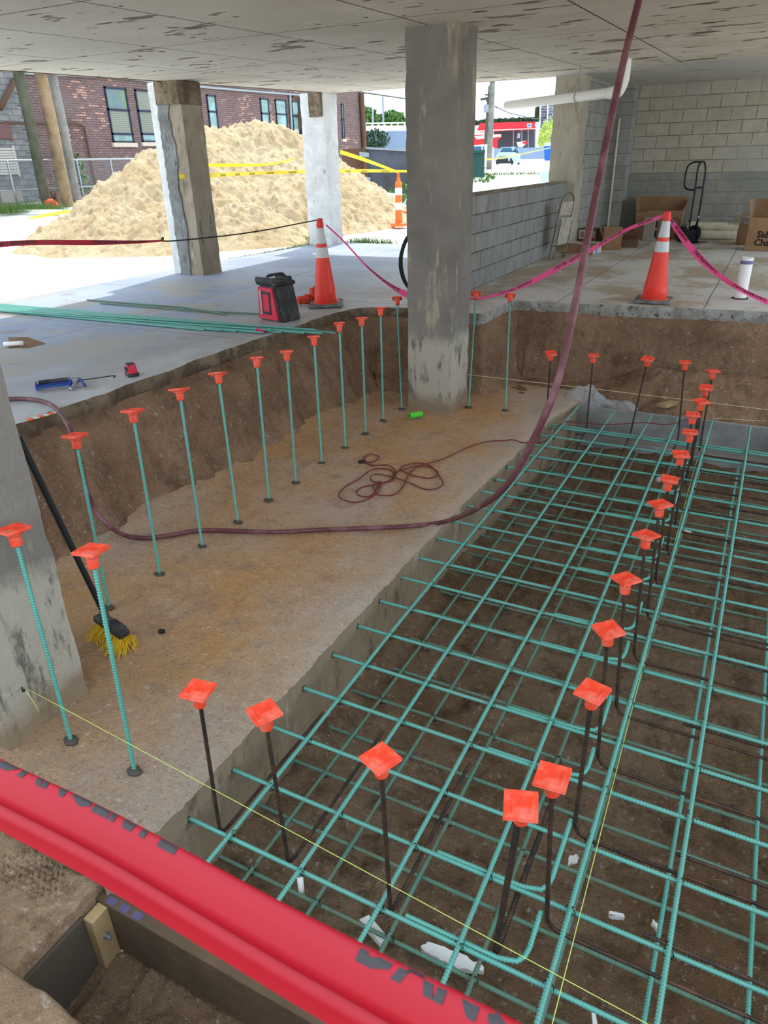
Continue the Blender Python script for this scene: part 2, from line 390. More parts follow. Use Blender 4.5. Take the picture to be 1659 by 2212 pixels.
simple('car_body', (176, 206, 212), .25, .2, spec=.6); simple('car_dark', (34, 40, 52), .5); simple('car_glass', (40, 92, 120), .1, spec=.8); simple('chrome', (180, 184, 190), .2, .9)
simple('canopy_red', (226, 34, 50), .5, var=.04); simple('canopy_pale', (178, 212, 232), .5); simple('shop_dark', (66, 78, 88), .5, var=.3, scale=.6)
simple('hill_wall', (222, 226, 228), .9, var=.1, scale=.5); simple('kerb_orange', (246, 110, 40), .5)
simple('foam_white', (228, 228, 224), .8, var=.05, scale=20, bump=.004); simple('bag_orange', (216, 78, 56), .75, var=.2, scale=9, bump=.01)
simple('bag_white', (236, 238, 240), .6); simple('rusty_iron', (96, 70, 54), .8)
simple('cordage_yellow', (206, 176, 40), .8)
for k_ in ('tape_pink', 'tape_yellow'):
    nt_ = M[k_].node_tree; pb = nt_.nodes['Principled BSDF']; tr = nt_.nodes.new('ShaderNodeBsdfTranslucent'); mx = nt_.nodes.new('ShaderNodeMixShader'); mx.inputs[0].default_value = .5
    tr.inputs[0].default_value = lin((255, 96, 160)) if k_ == 'tape_pink' else lin((255, 226, 70))
    nt_.links.new(pb.outputs[0], mx.inputs[1]); nt_.links.new(tr.outputs[0], mx.inputs[2]); nt_.links.new(mx.outputs[0], nt_.nodes['Material Output'].inputs[0])
def glass(key, tint, rough=.08, alpha=.3):
    t = NT(key); t.col(tint); t.b.inputs['Alpha'].default_value = alpha
    M[key] = t.done(rough, 0, .6)
    return t
t_ = glass('plastic_sheet', lin((210, 214, 218)), .18, .38); v_ = t_.coord('Object'); t_.bump(t_.noise(v_, 22, 5, .7), .02)
t_ = NT('window_glass'); v_ = t_.coord('Object')
t_.col(t_.mix(t_.noise(v_, 1.1, 5, .6, .42, .6), lin((70, 96, 116)), lin((92, 116, 76)))); M['window_glass'] = t_.done(.06, .0, .9)
t_ = NT('window_glass_pale'); v_ = t_.coord('Object')
t_.col(t_.mix(t_.noise(v_, 1.4, 5, .6, .4, .6), lin((132, 170, 172)), lin((104, 136, 126)))); M['window_glass_pale'] = t_.done(.06, .0, .8)
t_ = NT('window_blind'); v_ = t_.coord('Object')
wv = t_.n('ShaderNodeTexWave', bands_direction='Z'); wv.inputs['Scale'].default_value = 5; t_.l(v_, wv.inputs[0])
t_.col(t_.mix(wv.outputs[1], lin((92, 98, 84)), lin((134, 136, 118)))); M['window_blind'] = t_.done(.15, 0, .6)
brick('block_front', 'X', .4064, .2095, .007, (186, 178, 158), (196, 188, 170), (140, 133, 118), off=(2.294, -1.118+.2095*3), wash=((172, 168, 158), (.5, .7)), bump=.008)
brick('block_old', 'X', .4064, .2095, .005, (158, 154, 142), (170, 166, 154), (146, 142, 130), off=(.1, .05), wash=((140, 140, 132), (.45, .6)), bump=.01)
brick('block_side', 'Y', .4064, .2095, .005, (160, 159, 153), (174, 172, 165), (128, 126, 120), off=(0, 0), wash=((168, 168, 164), (.55, .8)), bump=.008)
brick('block_low', 'Y', .4064, .213, .008, (150, 150, 146), (164, 163, 158), (104, 102, 97), off=(-8.783, 0), wash=((150, 152, 152), (.5, .8)), bump=.008)
brick('brick_wall', 'Y', .215, .078, .011, (128, 102, 100), (144, 118, 112), (88, 80, 80), spots=((196, 150, 132), 1.56), wash=((118, 102, 104), (.48, .75)), bump=.01)
brick('brick_grey', 'Y', .34, .17, .008, (130, 130, 130), (152, 152, 150), (100, 98, 96), wash=((112, 112, 114), (.5, .7)), bump=.01)
brick('stone_dark', 'X', .9, .32, .03, (84, 92, 120), (120, 126, 144), (196, 202, 212), bump=.02)

# ceiling: board-marked concrete with seams, stains and a whiter painted strip at the back
t = NT('ceiling_concrete'); v = t.coord('Object')
o = t.mix(t.noise(v, .8, 5, .6, .35, .65), lin((204, 196, 180)), lin((218, 211, 196)))
v2 = t.coord('Object', (1.0, 2.6, 1))
o = t.mix(t.noise(t.coord('Object', (1.0, 2.0, 1)), 1.25, 5, .58, .615, .63), o, lin((132, 120, 104)))
o = t.mix(t.noise(t.coord('Object', (1, 1.3, 1)), 3.6, 2, .5, .70, .71), o, lin((92, 84, 74)))
o = t.mix(t.noise(t.coord('Object', (.6, 1.9, 1)), 3.0, 3, .55, .66, .675), o, lin((108, 98, 84)))
o = t.mix(t.noise(v2, 1.3, 6, .7, .60, .68), o, lin((222, 218, 208)))
tc = t.n('ShaderNodeTexCoord'); sp = t.n('ShaderNodeSeparateXYZ'); t.l(tc.outputs['Object'], sp.inputs[0])
seam = None
for ax, per, of in ((0, 1.22, .35), (1, 1.95, .1)):
    fr = t.math('FRACT', t.math('DIVIDE', t.math('ADD', sp.outputs[ax], of+50*per), per))
    d_ = t.math('LESS_THAN', fr, .013 if ax == 0 else .008)
    seam = d_ if seam is None else t.math('MAXIMUM', seam, d_)
o = t.mix(t.math('MULTIPLY', seam, t.noise(v, 1.5, 3, .5, .15, .35)), o, lin((84, 78, 68)))
wh = t.remap(t.math('ADD', sp.outputs[1], t.math('MULTIPLY', sp.outputs[0], .12)), 11.7, 12.0)
wh = t.math('MULTIPLY', wh, t.remap(sp.outputs[0], -4.0, -3.3))
o = t.mix(t.math('MULTIPLY', wh, .75), o, lin((196, 196, 192)))
t.col(o); t.bump(t.math('SUBTRACT', t.noise(v, 12, 6, .65), seam), .005); M['ceiling_concrete'] = t.done(.85, 0, .2)

# ================================================================== SETTING
PATH = [(-4.08, -3.2), (-4.10, 1.0), (-4.10, 2.8), (-4.08, 5.0), (-4.07, 6.6), (-4.0, 6.92), (-3.8, 7.08), (-3.42, 7.16), (-2.56, 7.12), (-2.52, 7.18), (-2.52, 7.9), (-2.46, 7.99), (-1.6, 8.05), (.085, 8.21), (3.4, 8.5)]
edge, es = resample([p+(0,) for p in PATH], .03)
en = len(edge)
tx = np.gradient(edge, axis=0); tx /= np.linalg.norm(tx, axis=1)[:, None]
enorm = np.stack([tx[:, 1], -tx[:, 0]], 1)
rough_amt = np.where(edge[:, 0] < -3.3, 1.0, .25)
jit = (fbm(es*3, es*0, 4, 5)*.09 + fbm(es*14, es*0+7, 3, 9)*.04)*rough_amt
E2 = edge[:, :2]+enorm*jit[:, None]
b = bmesh.new()
outl = [(-8.38, -3.2), (-8.36, 5.5), (-8.34, 9.5), (-8.22, 11.3), (-8.12, 13.1), (-3.45, 13.1), (-3.45, 15.9), (6.2, 15.9), (6.2, -3.2), (3.4, -3.2)]
vs = [b.verts.new((x, y, 0)) for x, y in outl] + [b.verts.new((p[0], p[1], 0)) for p in E2[::-1]]
b.faces.new(vs)
struct('floor', b, 'slab_concrete', 'grey concrete floor slab around the dug trench', 'floor')
# broken edge of the slab
V = []
for i in range(en):
    k = rough_amt[i]
    for d, z in ((0, 0), (.004+.01*k*_h(i, 1, 3), -.03), (-.005+.02*k*_h(i, 2, 3), -.08), (-.01-.02*k*_h(i//2, 5, 3), -.13-.03*_h(i//2, 4, 3))):
        V.append((E2[i, 0]+enorm[i, 0]*d, E2[i, 1]+enorm[i, 1]*d, z))
for k in range(en):
    pass
struct('floor_edge', gridmesh('floor_edge', V, en, 4), 'slab_edge', 'broken concrete edge of the floor slab above the trench', 'slab edge')
# earth bank under the slab edge
bk, bs_ = resample([p+(0,) for p in PATH], .014)
nb = len(bk); tt = np.gradient(bk, axis=0); tt /= np.linalg.norm(tt, axis=1)[:, None]
# smoothed normals
nn = np.stack([tt[:, 1], -tt[:, 0]], 1); ker = np.ones(25)/25
nn = np.stack([np.convolve(np.pad(nn[:, k], 12, 'edge'), ker, 'valid') for k in (0, 1)], 1)
d = np.linspace(0, 1.05, 76)[None, :]
left = ss(-2.4, -3.3, bk[:, 0])[:, None]; s_ = bs_[:, None]
flare = left*(.03+.36*(d/.7)**1.25*ss(0, .2, d)) + (1-left)*(.02+.10*d+.42*ss(.5, 1.0, d))
gou = rdg(s_*2.6+.25*d, d*.9+.2*s_, 3, 21)*.17 + fbm(s_*6, d*5, 4, 31)*.10 + rdg(s_*13, d*9, 2, 41)*.014
flare = flare+gou*ss(0, .1, d)*(.55+.45*left)+ss(.62, .8, d)*left*(.10+.10*fbm(s_*5, d*6, 4, 77))
flare = flare + (.015*fbm(s_*30, d*30, 2, 3))
X = bk[:, 0][:, None]+nn[:, 0][:, None]*(flare-.03); Y = bk[:, 1][:, None]+nn[:, 1][:, None]*(flare-.03); Z = -.1-d+0*s_
o = struct('earth_bank', gridmesh('earth_bank', np.stack([X, Y, Z], -1).reshape(-1, 3), nb, 76), 'sand_bank', 'brown earth wall of the trench under the slab', 'earth wall')

def edgeX(y): return np.interp(y, [.9, 4.1, 4.9, 5.9, 6.5, 7.1, 7.4], [-1.665, -1.66, -1.64, -1.60, -1.56, -1.48, -1.46])
def ledgez(x, y):
    z = -.8+.022*fbm(x*1.3, y*1.3, 3, 50)+.013*rdg(x*8+y*3, y*7-x*2, 3, 53)*ss(-.1, .12, fbm(x*1.1+4, y*1.1, 2, 60))+.012*np.maximum(fbm(x*20, y*20, 3, 57), -.05)
    z = z + .05*ss(-3.45, -3.75, x)+.05*ss(6.9, 7.2, y)*ss(-2.6, -2.9, x)
    return z
ys = np.arange(.98, 7.45, .012); nx = 190
VX = []
for y in ys:
    xe = edgeX(y)+.012*float(fbm(y*5, 0, 4, 66))*2+.008*(float(_h(int(y*60), 1, 4))-.5)
    VX.append(np.linspace(-3.95, xe, nx))
VX = np.array(VX); VY = ys[:, None]+0*VX; VZ = ledgez(VX, VY)
chip = ss(-.07, 0, VX-VX[:, -1:])*(.012+.02*np.abs(fbm(VY*9, 0*VY, 3, 71)))
VZ2 = VZ-chip
struct('footing_ledge', gridmesh('footing_ledge', np.stack([VX, VY, VZ2], -1).reshape(-1, 3), len(ys), nx), 'sand_ledge', 'sand-covered concrete ledge at the bottom of the trench', 'ledge')
zz = np.linspace(0, 1, 14)
FX = VX[:, -1][:, None]-(.012*fbm(VY[:, :1]*6, zz[None, :]*4, 4, 88))*zz[None, :]; FX[:, 0] = VX[:, -1]
FZ = VZ2[:, -1][:, None]*(1-zz[None, :])+(-1.6)*zz[None, :]; FY = VY[:, :1]+0*FX
struct('footing_face', gridmesh('footing_face', np.stack([FX, FY, FZ], -1).reshape(-1, 3), len(ys), 14), 'footing_concrete', 'grey concrete side of the ledge above the reinforcement pit', 'footing')

def pitz(x, y):
    z = -1.39+.12*fbm(x*1.1, y*1.1, 4, 100)+.08*fbm(x*4, y*4, 4, 104)+.05*rdg(x*7, y*7, 4, 108)-.02+.03*np.maximum(fbm(x*24, y*24, 3, 112), -.03)
    z = z+.14*ss(-1.25, -1.7, x)*(.6+.8*vn(y*2, y*0, 5))+.12*ss(6.6, 7.1, y)
    r = np.random.RandomState(3)
    for k in range(26):   # trodden footprints
        fx = r.uniform(-1.2, 1.4); fy = r.uniform(1.2, 6.2); a = r.uniform(0, PI)
        u = (x-fx)*math.cos(a)+(y-fy)*math.sin(a); w = -(x-fx)*math.sin(a)+(y-fy)*math.cos(a)
        q = (u/.14)**2+(w/.05)**2
        z = z-.028*np.exp(-q*1.2)*(1+.35*np.cos(u*230)*np.exp(-q))
    return z
def terr(name, x0, x1, y0, y1, st, fn, mat, label, cat):
    xs = np.arange(x0, x1+st, st); yy = np.arange(y0, y1+st, st); gx, gy = np.meshgrid(xs, yy)
    z = fn(gx, gy)
    return struct(name, gridmesh(name, np.stack([gx, gy, z], -1).reshape(-1, 3), len(yy), len(xs)), mat, label, cat)
terr('pit_ground', -1.8, 3.4, .95, 7.16, .0125, pitz, 'pit_dirt', 'dark trodden dirt at the bottom of the reinforcement pit', 'dirt')
def nearlow(x, y): return -1.17+.08*fbm(x*3, y*3, 4, 130)+.05*rdg(x*9, y*9, 3, 134)+.02*fbm(x*30, y*30, 2, 6)
def nearsand(x, y):
    z = -.83+.05*fbm(x*5, y*5, 4, 140)+.03*rdg(x*16, y*16, 2, 144)-.02*ss(.9, 1.02, y)
    for (fx, fy) in ((-1.95, .98), (-1.88, .90), (-2.05, .88)):
        q = ((x-fx)/.10)**2+((y-fy)/.06)**2; z = z-.022*np.exp(-q)*(1+.6*np.cos(x*210)*np.cos(y*210))
    z = np.where(x > -1.700, -1.5, z)
    m = ss(.70, .56, y+.08*fbm(x*4, y*4, 3, 9))*ss(-.98, -1.28, x+.25*(y-.55))
    return np.where(m > 0.01, np.maximum(z, -1.3+m*.70+.07*fbm(x*6, y*6, 4, 150)+.012*fbm(x*40, y*40, 2, 151)), z)
terr('near_dirt', -1.72, 3.4, -.6, .99, .0105, nearlow, 'pit_dirt', 'dark lumpy dirt below the near form board', 'dirt')
terr('near_ground', -4.0, -.9, -.6, 1.0, .009, nearsand, 'near_sand', 'lumpy trodden sand in the near left corner', 'sand')
def backz(x, y):
    z = -.98+.16*ss(7.3, 8.0, y)+.10*fbm(x*2.3, y*2.3, 4, 160)+.06*rdg(x*6, y*6, 3, 164)+.02*fbm(x*25, y*25, 2, 5)
    z = z+.24*np.exp(-((x+.75)/.6)**2-((y-7.75)/.3)**2)+.2*np.exp(-((x-.1)/.5)**2-((y-7.9)/.25)**2)
    z = z*(1-ss(-1.75, -2.1, x))+ss(-1.75, -2.1, x)*(-.8+.03*fbm(x*5, y*5, 3, 8))
    return z
terr('back_ground', -2.7, 3.4, 7.12, 8.6, .013, backz, 'sand_bank', 'loose brown dirt behind the grey form at the far end of the pit', 'dirt')
# near bank below where the photographer stands, and the soil on the right of the pit
b = bmesh.new(); box(b, -4.2, 3.5, -3.2, -.35, -1.3, -.02); struct('near_bank', b, 'sand_bank', 'earth bank at the near end of the pit', 'earth wall')
b = bmesh.new(); box(b, 3.38, 3.7, -.4, 8.7, -1.6, -.02); struct('right_bank', b, 'sand_bank', 'earth bank along the right side of the pit', 'earth wall')

# ceiling
def ceilz(y): return 2.42+.0245*(max(y, -4)-6.2) if y < 12.8 else 2.58
CE = [(-7.62, -3.5), (-7.62, 12.9), (-3.3, 12.9), (-3.3, 15.9), (6.4, 15.9), (6.4, -3.5)]
b = bmesh.new()
xsb = {}
rows = [1.2, 3, 6, 9, 12.0, 12.9, 15.9]
def quad(pts): return b.faces.new([b.verts.new(p) for p in pts])
for y0, y1 in zip(rows, rows[1:]):
    xl = -7.62 if y1 <= 12.91 else -3.3
    quad([(xl, y0, ceilz(y0)), (xl, y1, ceilz(y1)), (2.1, y1, ceilz(y1)), (2.1, y0, ceilz(y0))])
    quad([(xl-.1, y0, 2.9), (xl-.1, y1, 2.9), (2.1, y1, 2.9), (2.1, y0, 2.9)])
struct('ceiling', b, 'ceiling_concrete', 'board-marked concrete ceiling with seams and stains', 'ceiling')
b = bmesh.new()
V = []; N_ = 260
for i in range(N_):
    y = 1.2+11.7*i/(N_-1); j = .025*(_h(i//2, 3, 8)-.5)+.02*float(fbm(y*3, 0, 3, 4))
    V += [(-7.62+j, y, ceilz(y)-.005), (-7.72+j, y, ceilz(y)+.0), (-7.74, y, ceilz(y)+.06), (-7.74, y, 2.95)]
struct('ceiling_edge', gridmesh('ceiling_edge', V, N_, 4), 'slab_edge', 'chipped left edge of the concrete ceiling', 'slab edge')
V = []; N_ = 140
for i in range(N_):
    x = -7.7+4.4*i/(N_-1); j = .02*(_h(i//2, 3, 8)-.5)+.02*float(fbm(x*3, 5, 3, 4))
    V += [(x, 12.85+j, 2.575), (x, 12.95+j, 2.585), (x, 12.97, 2.64), (x, 12.97, 2.95)]
struct('ceiling_edge', gridmesh('ceiling_edge', V, N_, 4), 'slab_edge', 'chipped far edge of the concrete ceiling', 'slab edge')

# walls
struct('wall_back', bxm(-3.05, 6.3, 15.65, 15.85, 0, 2.75), 'block_front', 'back wall of grey concrete blocks', 'wall')
struct('wall_back', bxm(-2.74, 6.3, 15.635, 15.66, 0, 1.115), 'block_old', 'lower band of older grey blocks on the back wall', 'wall')
struct('wall_side', bxm(-3.3, -3.06, 13.2, 15.66, 0, 2.75), 'block_side', 'side wall of stained concrete blocks beside the pier', 'wall')
struct('wall_low', bxm(-3.42, -3.2, 8.25, 12.8, 0, 1.065), 'block_low', 'low wall of grey concrete blocks under the opening', 'wall')
b = bmesh.new(); box(b, -3.43, -3.19, 8.24, 12.8, 1.065, 1.078); struct('trim_1', b, 'slab_edge', 'mortar cap on the low block wall', 'trim')
def rough_col(name, x0, x1, y0, y1, z0, z1, mat, label, amp=.012, seed=0, st=.06, parent=None):
    b = bmesh.new(); box(b, x0, x1, y0, y1, z0, z1)
    n = max(2, int((z1-z0)/st))
    for e in [e for e in b.edges if abs(e.verts[0].co.z-e.verts[1].co.z) > .1]: e.tag = True
    bmesh.ops.subdivide_edges(b, edges=[e for e in b.edges if abs(e.verts[0].co.z-e.verts[1].co.z) > .1], cuts=n, use_grid_fill=True)
    bmesh.ops.subdivide_edges(b, edges=[e for e in b.edges if abs(e.verts[0].co.z-e.verts[1].co.z) < .01], cuts=5, use_grid_fill=True)
    cx, cy = (x0+x1)/2, (y0+y1)/2
    for v in b.verts:
        w = 1.0 if (abs(v.co.x-cx) > (x1-x0)/2-.001 and abs(v.co.y-cy) > (y1-y0)/2-.001) else .35
        k = amp*w*(2*float(vn(v.co.z*9+v.co.x*3, v.co.y*5+seed, seed))-1.0)
        v.co.x += k*np.sign(cx-v.co.x)*1.0; v.co.y += k*np.sign(cy-v.co.y)
    return b
def column(label, x0, x1, y0, y1, z0, z1, mat='column_concrete', amp=.012, seed=1):
    o = struct('concrete_column', rough_col('c', x0, x1, y0, y1, z0, z1, mat, label, amp, seed), mat, label, 'column')
    return o
# main column: bare shaft plus paler, soil-stained foot below the slab line
t = NT('column_foot'); v = t.coord('Object'); tc = t.n('ShaderNodeTexCoord'); sp = t.n('ShaderNodeSeparateXYZ'); t.l(tc.outputs['Object'], sp.inputs[0])
o_ = t.mix(t.noise(v, 2, 5, .6, .35, .65), lin((128, 121, 112)), lin((150, 143, 134)))
o_ = t.mix(t.noise(t.coord('Object', (1, 1, .25)), 7, 6, .7, .56, .64), o_, lin((176, 164, 142)))
zz_ = t.math('ADD', sp.outputs[2], t.math('MULTIPLY', t.noise(v, 5, 5, .7), .22))
lowf = t.remap(zz_, -.02, .08, 1, 0)
pale = t.mix(t.noise(t.coord('Object', (1, 1, .3)), 9, 7, .72, .52, .62), lin((196, 188, 170)), lin((112, 108, 98)))
o_ = t.mix(t.math('MULTIPLY', lowf, .85), o_, pale)
soil = t.remap(zz_, -.62, -.5, 1, 0); o_ = t.mix(t.math('MULTIPLY', soil, .8), o_, lin((146, 122, 92)))
t.col(o_); t.bump(t.noise(v, 26, 7, .7), .012); M['column_foot'] = t.done(.88, 0, .2)
column('thick bare concrete column standing in the trench at the centre', -2.98, -2.53, 6.22, 6.68, -.85, 2.46, 'column_foot', .005, 3)
column('big rough concrete column at the near left, pale above and stained below', -3.05, -2.53, 1.26, 1.69, -.9, 2.5, 'column_foot', .006, 5)
# dark patched capital, peeled and plastered faces on the outer columns
c2 = column('outer concrete column with white paint and peeled plaster, in front of the sand pile', -7.77, -7.38, 8.44, 8.86, -.02, 2.475, 'beige_concrete', .006, 7)
b = bmesh.new(); box(b, -7.96, -7.74, 8.47, 8.88, 0, 2.477, .01); obj('white_facing', b, 'plaster_white', c2)['label'] = 'white painted strip on the left edge'
b = bmesh.new(); n = 40
for side in range(1):
    L = []
    for i in range(n+1):
        z = 2.27*i/n; xl = -7.80+.03*_h(i, 1, 2); xr = -7.60+.04*_h(i//2, 7, 3)-.02*math.sin(i*.4)
        L.append((b.verts.new((xl, 8.415, z)), b.verts.new((xr, 8.420, z)), b.verts.new((xr+.008, 8.445, z))))
    for a_, c_ in zip(L, L[1:]):
        b.faces.new([a_[0], a_[1], c_[1], c_[0]]); b.faces.new([a_[1], a_[2], c_[2], c_[1]])
obj('peeled_plaster', b, 'peeled_concrete', c2)
b = bmesh.new(); box(b, -7.79, -7.365, 8.405, 8.87, 2.2, 2.478, .01); obj('capital', b, 'slab_edge', c2)['label'] = 'dark grey patched top'
c3 = column('whitewashed concrete column at the far outer corner', -8.12, -7.62, 12.5, 12.95, -.02, 2.58, 'plaster_white', .008, 9)
b = bmesh.new(); box(b, -7.93, -7.66, 12.46, 12.6, 2.2, 2.58, .01); obj('capital', b, 'slab_edge', c3)['label'] = 'brown-grey patched top'
c4 = column('stained concrete pier at the end of the low block wall', -3.5, -3.06, 12.75, 13.25, 0, 2.62, 'pier_concrete', .007, 11)
c5 = column('dark block pilaster in the back left corner', -3.06, -2.72, 15.25, 15.66, 0, 2.6, 'block_side', .004, 13)

# outside ground
xs = np.concatenate([np.linspace(-130, -40, 10), np.linspace(-38, 10, 60), np.linspace(15, 60, 5)]); yy = np.concatenate([np.linspace(-40, -4, 6), np.linspace(-2, 60, 70), np.linspace(65, 220, 12)])
gx, gy = np.meshgrid(xs, yy); dd = np.hypot(gx, gy); gzv = np.clip(.05*(dd-17.5), 0, 1.0)-.06+.0*gx
inside = (gx > -8.9) & (gy < 13.8); gzv = np.where(inside | (gx > -3.4) & (gy < 16.5), -1.9, gzv)
o = struct('lot_ground', gridmesh('lot_ground', np.stack([gx, gy, gzv], -1).reshape(-1, 3), len(yy), len(xs)), 'lot_ground', 'bright dusty ground of the lot outside', 'ground')
# fill between slab and lot
b = bmesh.new(); box(b, -9.6, -7.9, -3.5, 13.6, -.5, -.045); box(b, -9.6, -3.4, 12.8, 14.6, -.5, -.046); struct('lot_apron', b, 'lot_ground', 'bright ground strip beside the slab', 'ground')

# ================================================================== FORMWORK
tag(obj('form_board', bxm(-1.78, 3.3, 7.10, 7.135, -1.15, -.845, .004), 'form_grey'), 'long grey membrane-faced form board across the far end of the pit', 'form board')
tag(obj('form_board', bxm(-1.78, 3.3, 7.075, 7.11, -1.5, -1.17, .004), 'form_grey'), 'lower grey form board at the far end of the pit, below the membrane-faced one', 'form board')
b = bmesh.new(); box(b, -1.735, 3.3, .955, .995, -1.11, -.86, .003)
fb = tag(obj('form_board', b, 'form_board'), 'brown timber form board with purple marks at the near end of the pit', 'form board')
b = bmesh.new()
for k in range(3): box(b, -1.66+.06*k, -1.62+.06*k, .96, .985, -.8605, -.8585)
M['marker'] = simple('marker', (86, 78, 110), .7); obj('paint_mark', b, 'marker', fb)['label'] = 'purple marker scribble'
st = thing('timber_stake', 'short timber stub with a bolt through it beside the near form board', 'stake', (-1.672, .925, -1.2))
obj('stake', bxm(-.022, .022, -.038, .045, -.1, .325, .002), 'lumber', st, None)
b = bmesh.new(); cyl(b, (.02, -.005, .22), (.05, -.005, .22), .006, 8); cyl(b, (.022, -.005, .22), (.030, -.005, .22), .013, 6); obj('bolt', b, 'galvanised', st)
tag(obj('form_board', bxm(-1.708, -1.690, .30, .89, -1.3, -.868, .003), 'form_dark'), 'short dark board holding the sand at the near left corner', 'form board')
b = bmesh.new(); box(b, -.19, .19, -.045, .045, -.019, .019, .002)
o = tag(obj('lumber_offcut', b, 'lumber', None, (-.62, 7.42, -.815)), 'pale timber offcut lying across the far grey form board', 'lumber'); o.rotation_euler = (0.0, .12, 1.25)
o = tag(obj('timber_stake', bxm(-.02, .02, -.02, .02, 0, .34, .002), 'lumber', None, (.33, 7.42, -1.0)), 'thin upright timber stake behind the far form board at the right edge', 'stake')

# ================================================================== REINFORCEMENT
TY = [1.394, 1.672, 1.958, 2.239, 2.518, 2.789, 3.058, 3.343, 3.603, 3.889, 4.165, 4.439, 4.712, 4.963, 5.247, 5.555, 5.83, 6.10, 6.37, 6.43]
def zt(y): return float(np.interp(y, [1.39, 1.96, 2.8, 4.4, 5.5, 6.4], [-.905, -.895, -.865, -.848, -.838, -.852]))-.0
tiem = None
def tie_mesh():
    b = bmesh.new()
    def loopb(pts, r=.0016):
        P, s = resample(catmull(pts, 6), .006); T, N, B = frames(P); a = np.linspace(0, 2*PI, 4, endpoint=False)
        rings = [[b.verts.new(P[i]+r*(math.cos(x)*N[i]+math.sin(x)*B[i])) for x in a] for i in range(len(P))]
        for p, q in zip(rings, rings[1:]):
            for k in range(4): b.faces.new([p[k], p[(k+1) % 4], q[(k+1) % 4], q[k]])
    for s in (-1, 1):
        loopb([(.011*s, -.013, -.018), (.013*s, -.013, .002), (.004*s, 0, .011), (-.010*s, .013, .002), (-.011*s, .013, -.018), (0, 0, -.030), (.011*s, -.013, -.018)])
    loopb([(0, 0, .009), (.004, .006, .018), (-.004, .012, .026), (.006, .02, .030)])
    me = bpy.data.meshes.new('tie_wire'); b.to_mesh(me); b.free(); me.materials.append(M['tie_wire']); return me
TIE = tie_mesh()
def add_tie(par, x, y, z, k=0):
    o = bpy.data.objects.new('tie_wire', TIE); COL.objects.link(o); o.parent = par; o.location = (x, y, z); o.rotation_euler = (0, 0, (k*2.399) % 1.2-.6+(PI if k % 2 else 0))
LX = [-1.455, -1.135, -.81, -.495, -.197, .122, .44, .76]
lab = ['first from the concrete ledge', 'second from the concrete ledge', 'third from the concrete ledge', 'fourth from the concrete ledge', 'beside the row of bent black bars', 'first to the right of the black bars', 'second to the right of the black bars', 'third to the right of the black bars']
R_ = .0083
base_path = [(0, y, zt(y)+.019) for y in (.98, 1.39, 1.96, 2.8, 4.4, 5.5, 6.4, 7.03)]
me0 = rebar_mesh('rebar', base_path, R_); me0.materials.append(M['epoxy_green'])
for i, x in enumerate(LX):
    o = bpy.data.objects.new('rebar', me0); COL.objects.link(o)
    o.location = (x, 0, 0)
    if i == 4: o.location.z = .012
    o.rotation_euler = (0, 0, [0, -.006, -.010, .001, 0, -.001, 0, 0][i])
    tag(o, 'long green bar of the top mat, '+lab[i], 'rebar', 'long bars of the top mat')
    if i < 6:
        for k, y in enumerate(TY[:-1]): add_tie(o, .0, y, zt(y)+.006, k+i*7)
me1 = rebar_mesh('rebar', [(0, 0, 0), (4.9, 0, 0)], R_); me1.materials.append(M['epoxy_green'])
for i, y in enumerate(TY):
    o = bpy.data.objects.new('rebar', me1); COL.objects.link(o)
    o.location = (-1.68 if y < 4.8 else -1.63 if y < 6 else -1.585, y, zt(y)); o.rotation_euler = (i*.7, 0, [.0, .004, -.003, .005, 0][i % 5]*.6)
    tag(o, 'green crossbar of the top mat, %s from the near end' % ORD[i], 'rebar', 'crossbars of the top mat')
    if i < 16:
        b = bmesh.new(); blob(b, (0, 0, 0), .017, (.35, 1, 1), 2, .3, i); g = obj('grout_plug', b, 'grout', o, (.018, 0, 0))
# lower mat
LOWZ = -1.235
me2 = rebar_mesh('rebar', [(0, 1.02, 0), (0, 3, -.01), (0, 5, .012), (0, 6.98, 0)], R_); me2.materials.append(M['epoxy_green_dusty_dim'])
LXL = [-1.47, -1.15, -.82, -.475, -.215, .10, .415, .74, 1.06]
for i, x in enumerate(LXL):
    o = bpy.data.objects.new('rebar', me2); COL.objects.link(o); o.location = (x, 0, LOWZ+.02)
    if i >= 5: o.data = me2.copy(); o.data.materials[0] = M['epoxy_green']
    nm = 'long green bar of the lower mat, %s' % (['nearest the ledge', 'second from the ledge', 'third from the ledge', 'beside the fourth top bar', 'beside the row of black bars', 'first right of the black bars', 'second right of the black bars', 'third right of the black bars', 'fourth right of the black bars'][i])
    tag(o, nm, 'rebar', 'long bars of the lower mat')
    if i < 4:
        for k in range(0, 17, 2): add_tie(o, 0, 1.50+.293*k, -.01, k+3*i)
me3 = rebar_mesh('rebar', [(0, 0, 0), (4.9, 0, 0)], R_); me3.materials.append(M['epoxy_green_dusty_dim'])
me3b = me3.copy(); 
for i in range(19):
    y = 1.50+.293*i
    o = bpy.data.objects.new('rebar', me3); COL.objects.link(o); o.location = (-1.67 if y < 4.8 else -1.6 if y < 6 else -1.56, y, LOWZ+.006*((i*7) % 5-2)); o.rotation_euler = (i*.9, 0, [.003, -.004, .0, .005][i % 4])
    tag(o, 'dusty, painted-dim green crossbar of the lower mat, %s from the near end' % ORD[i], 'rebar', 'crossbars of the lower mat')

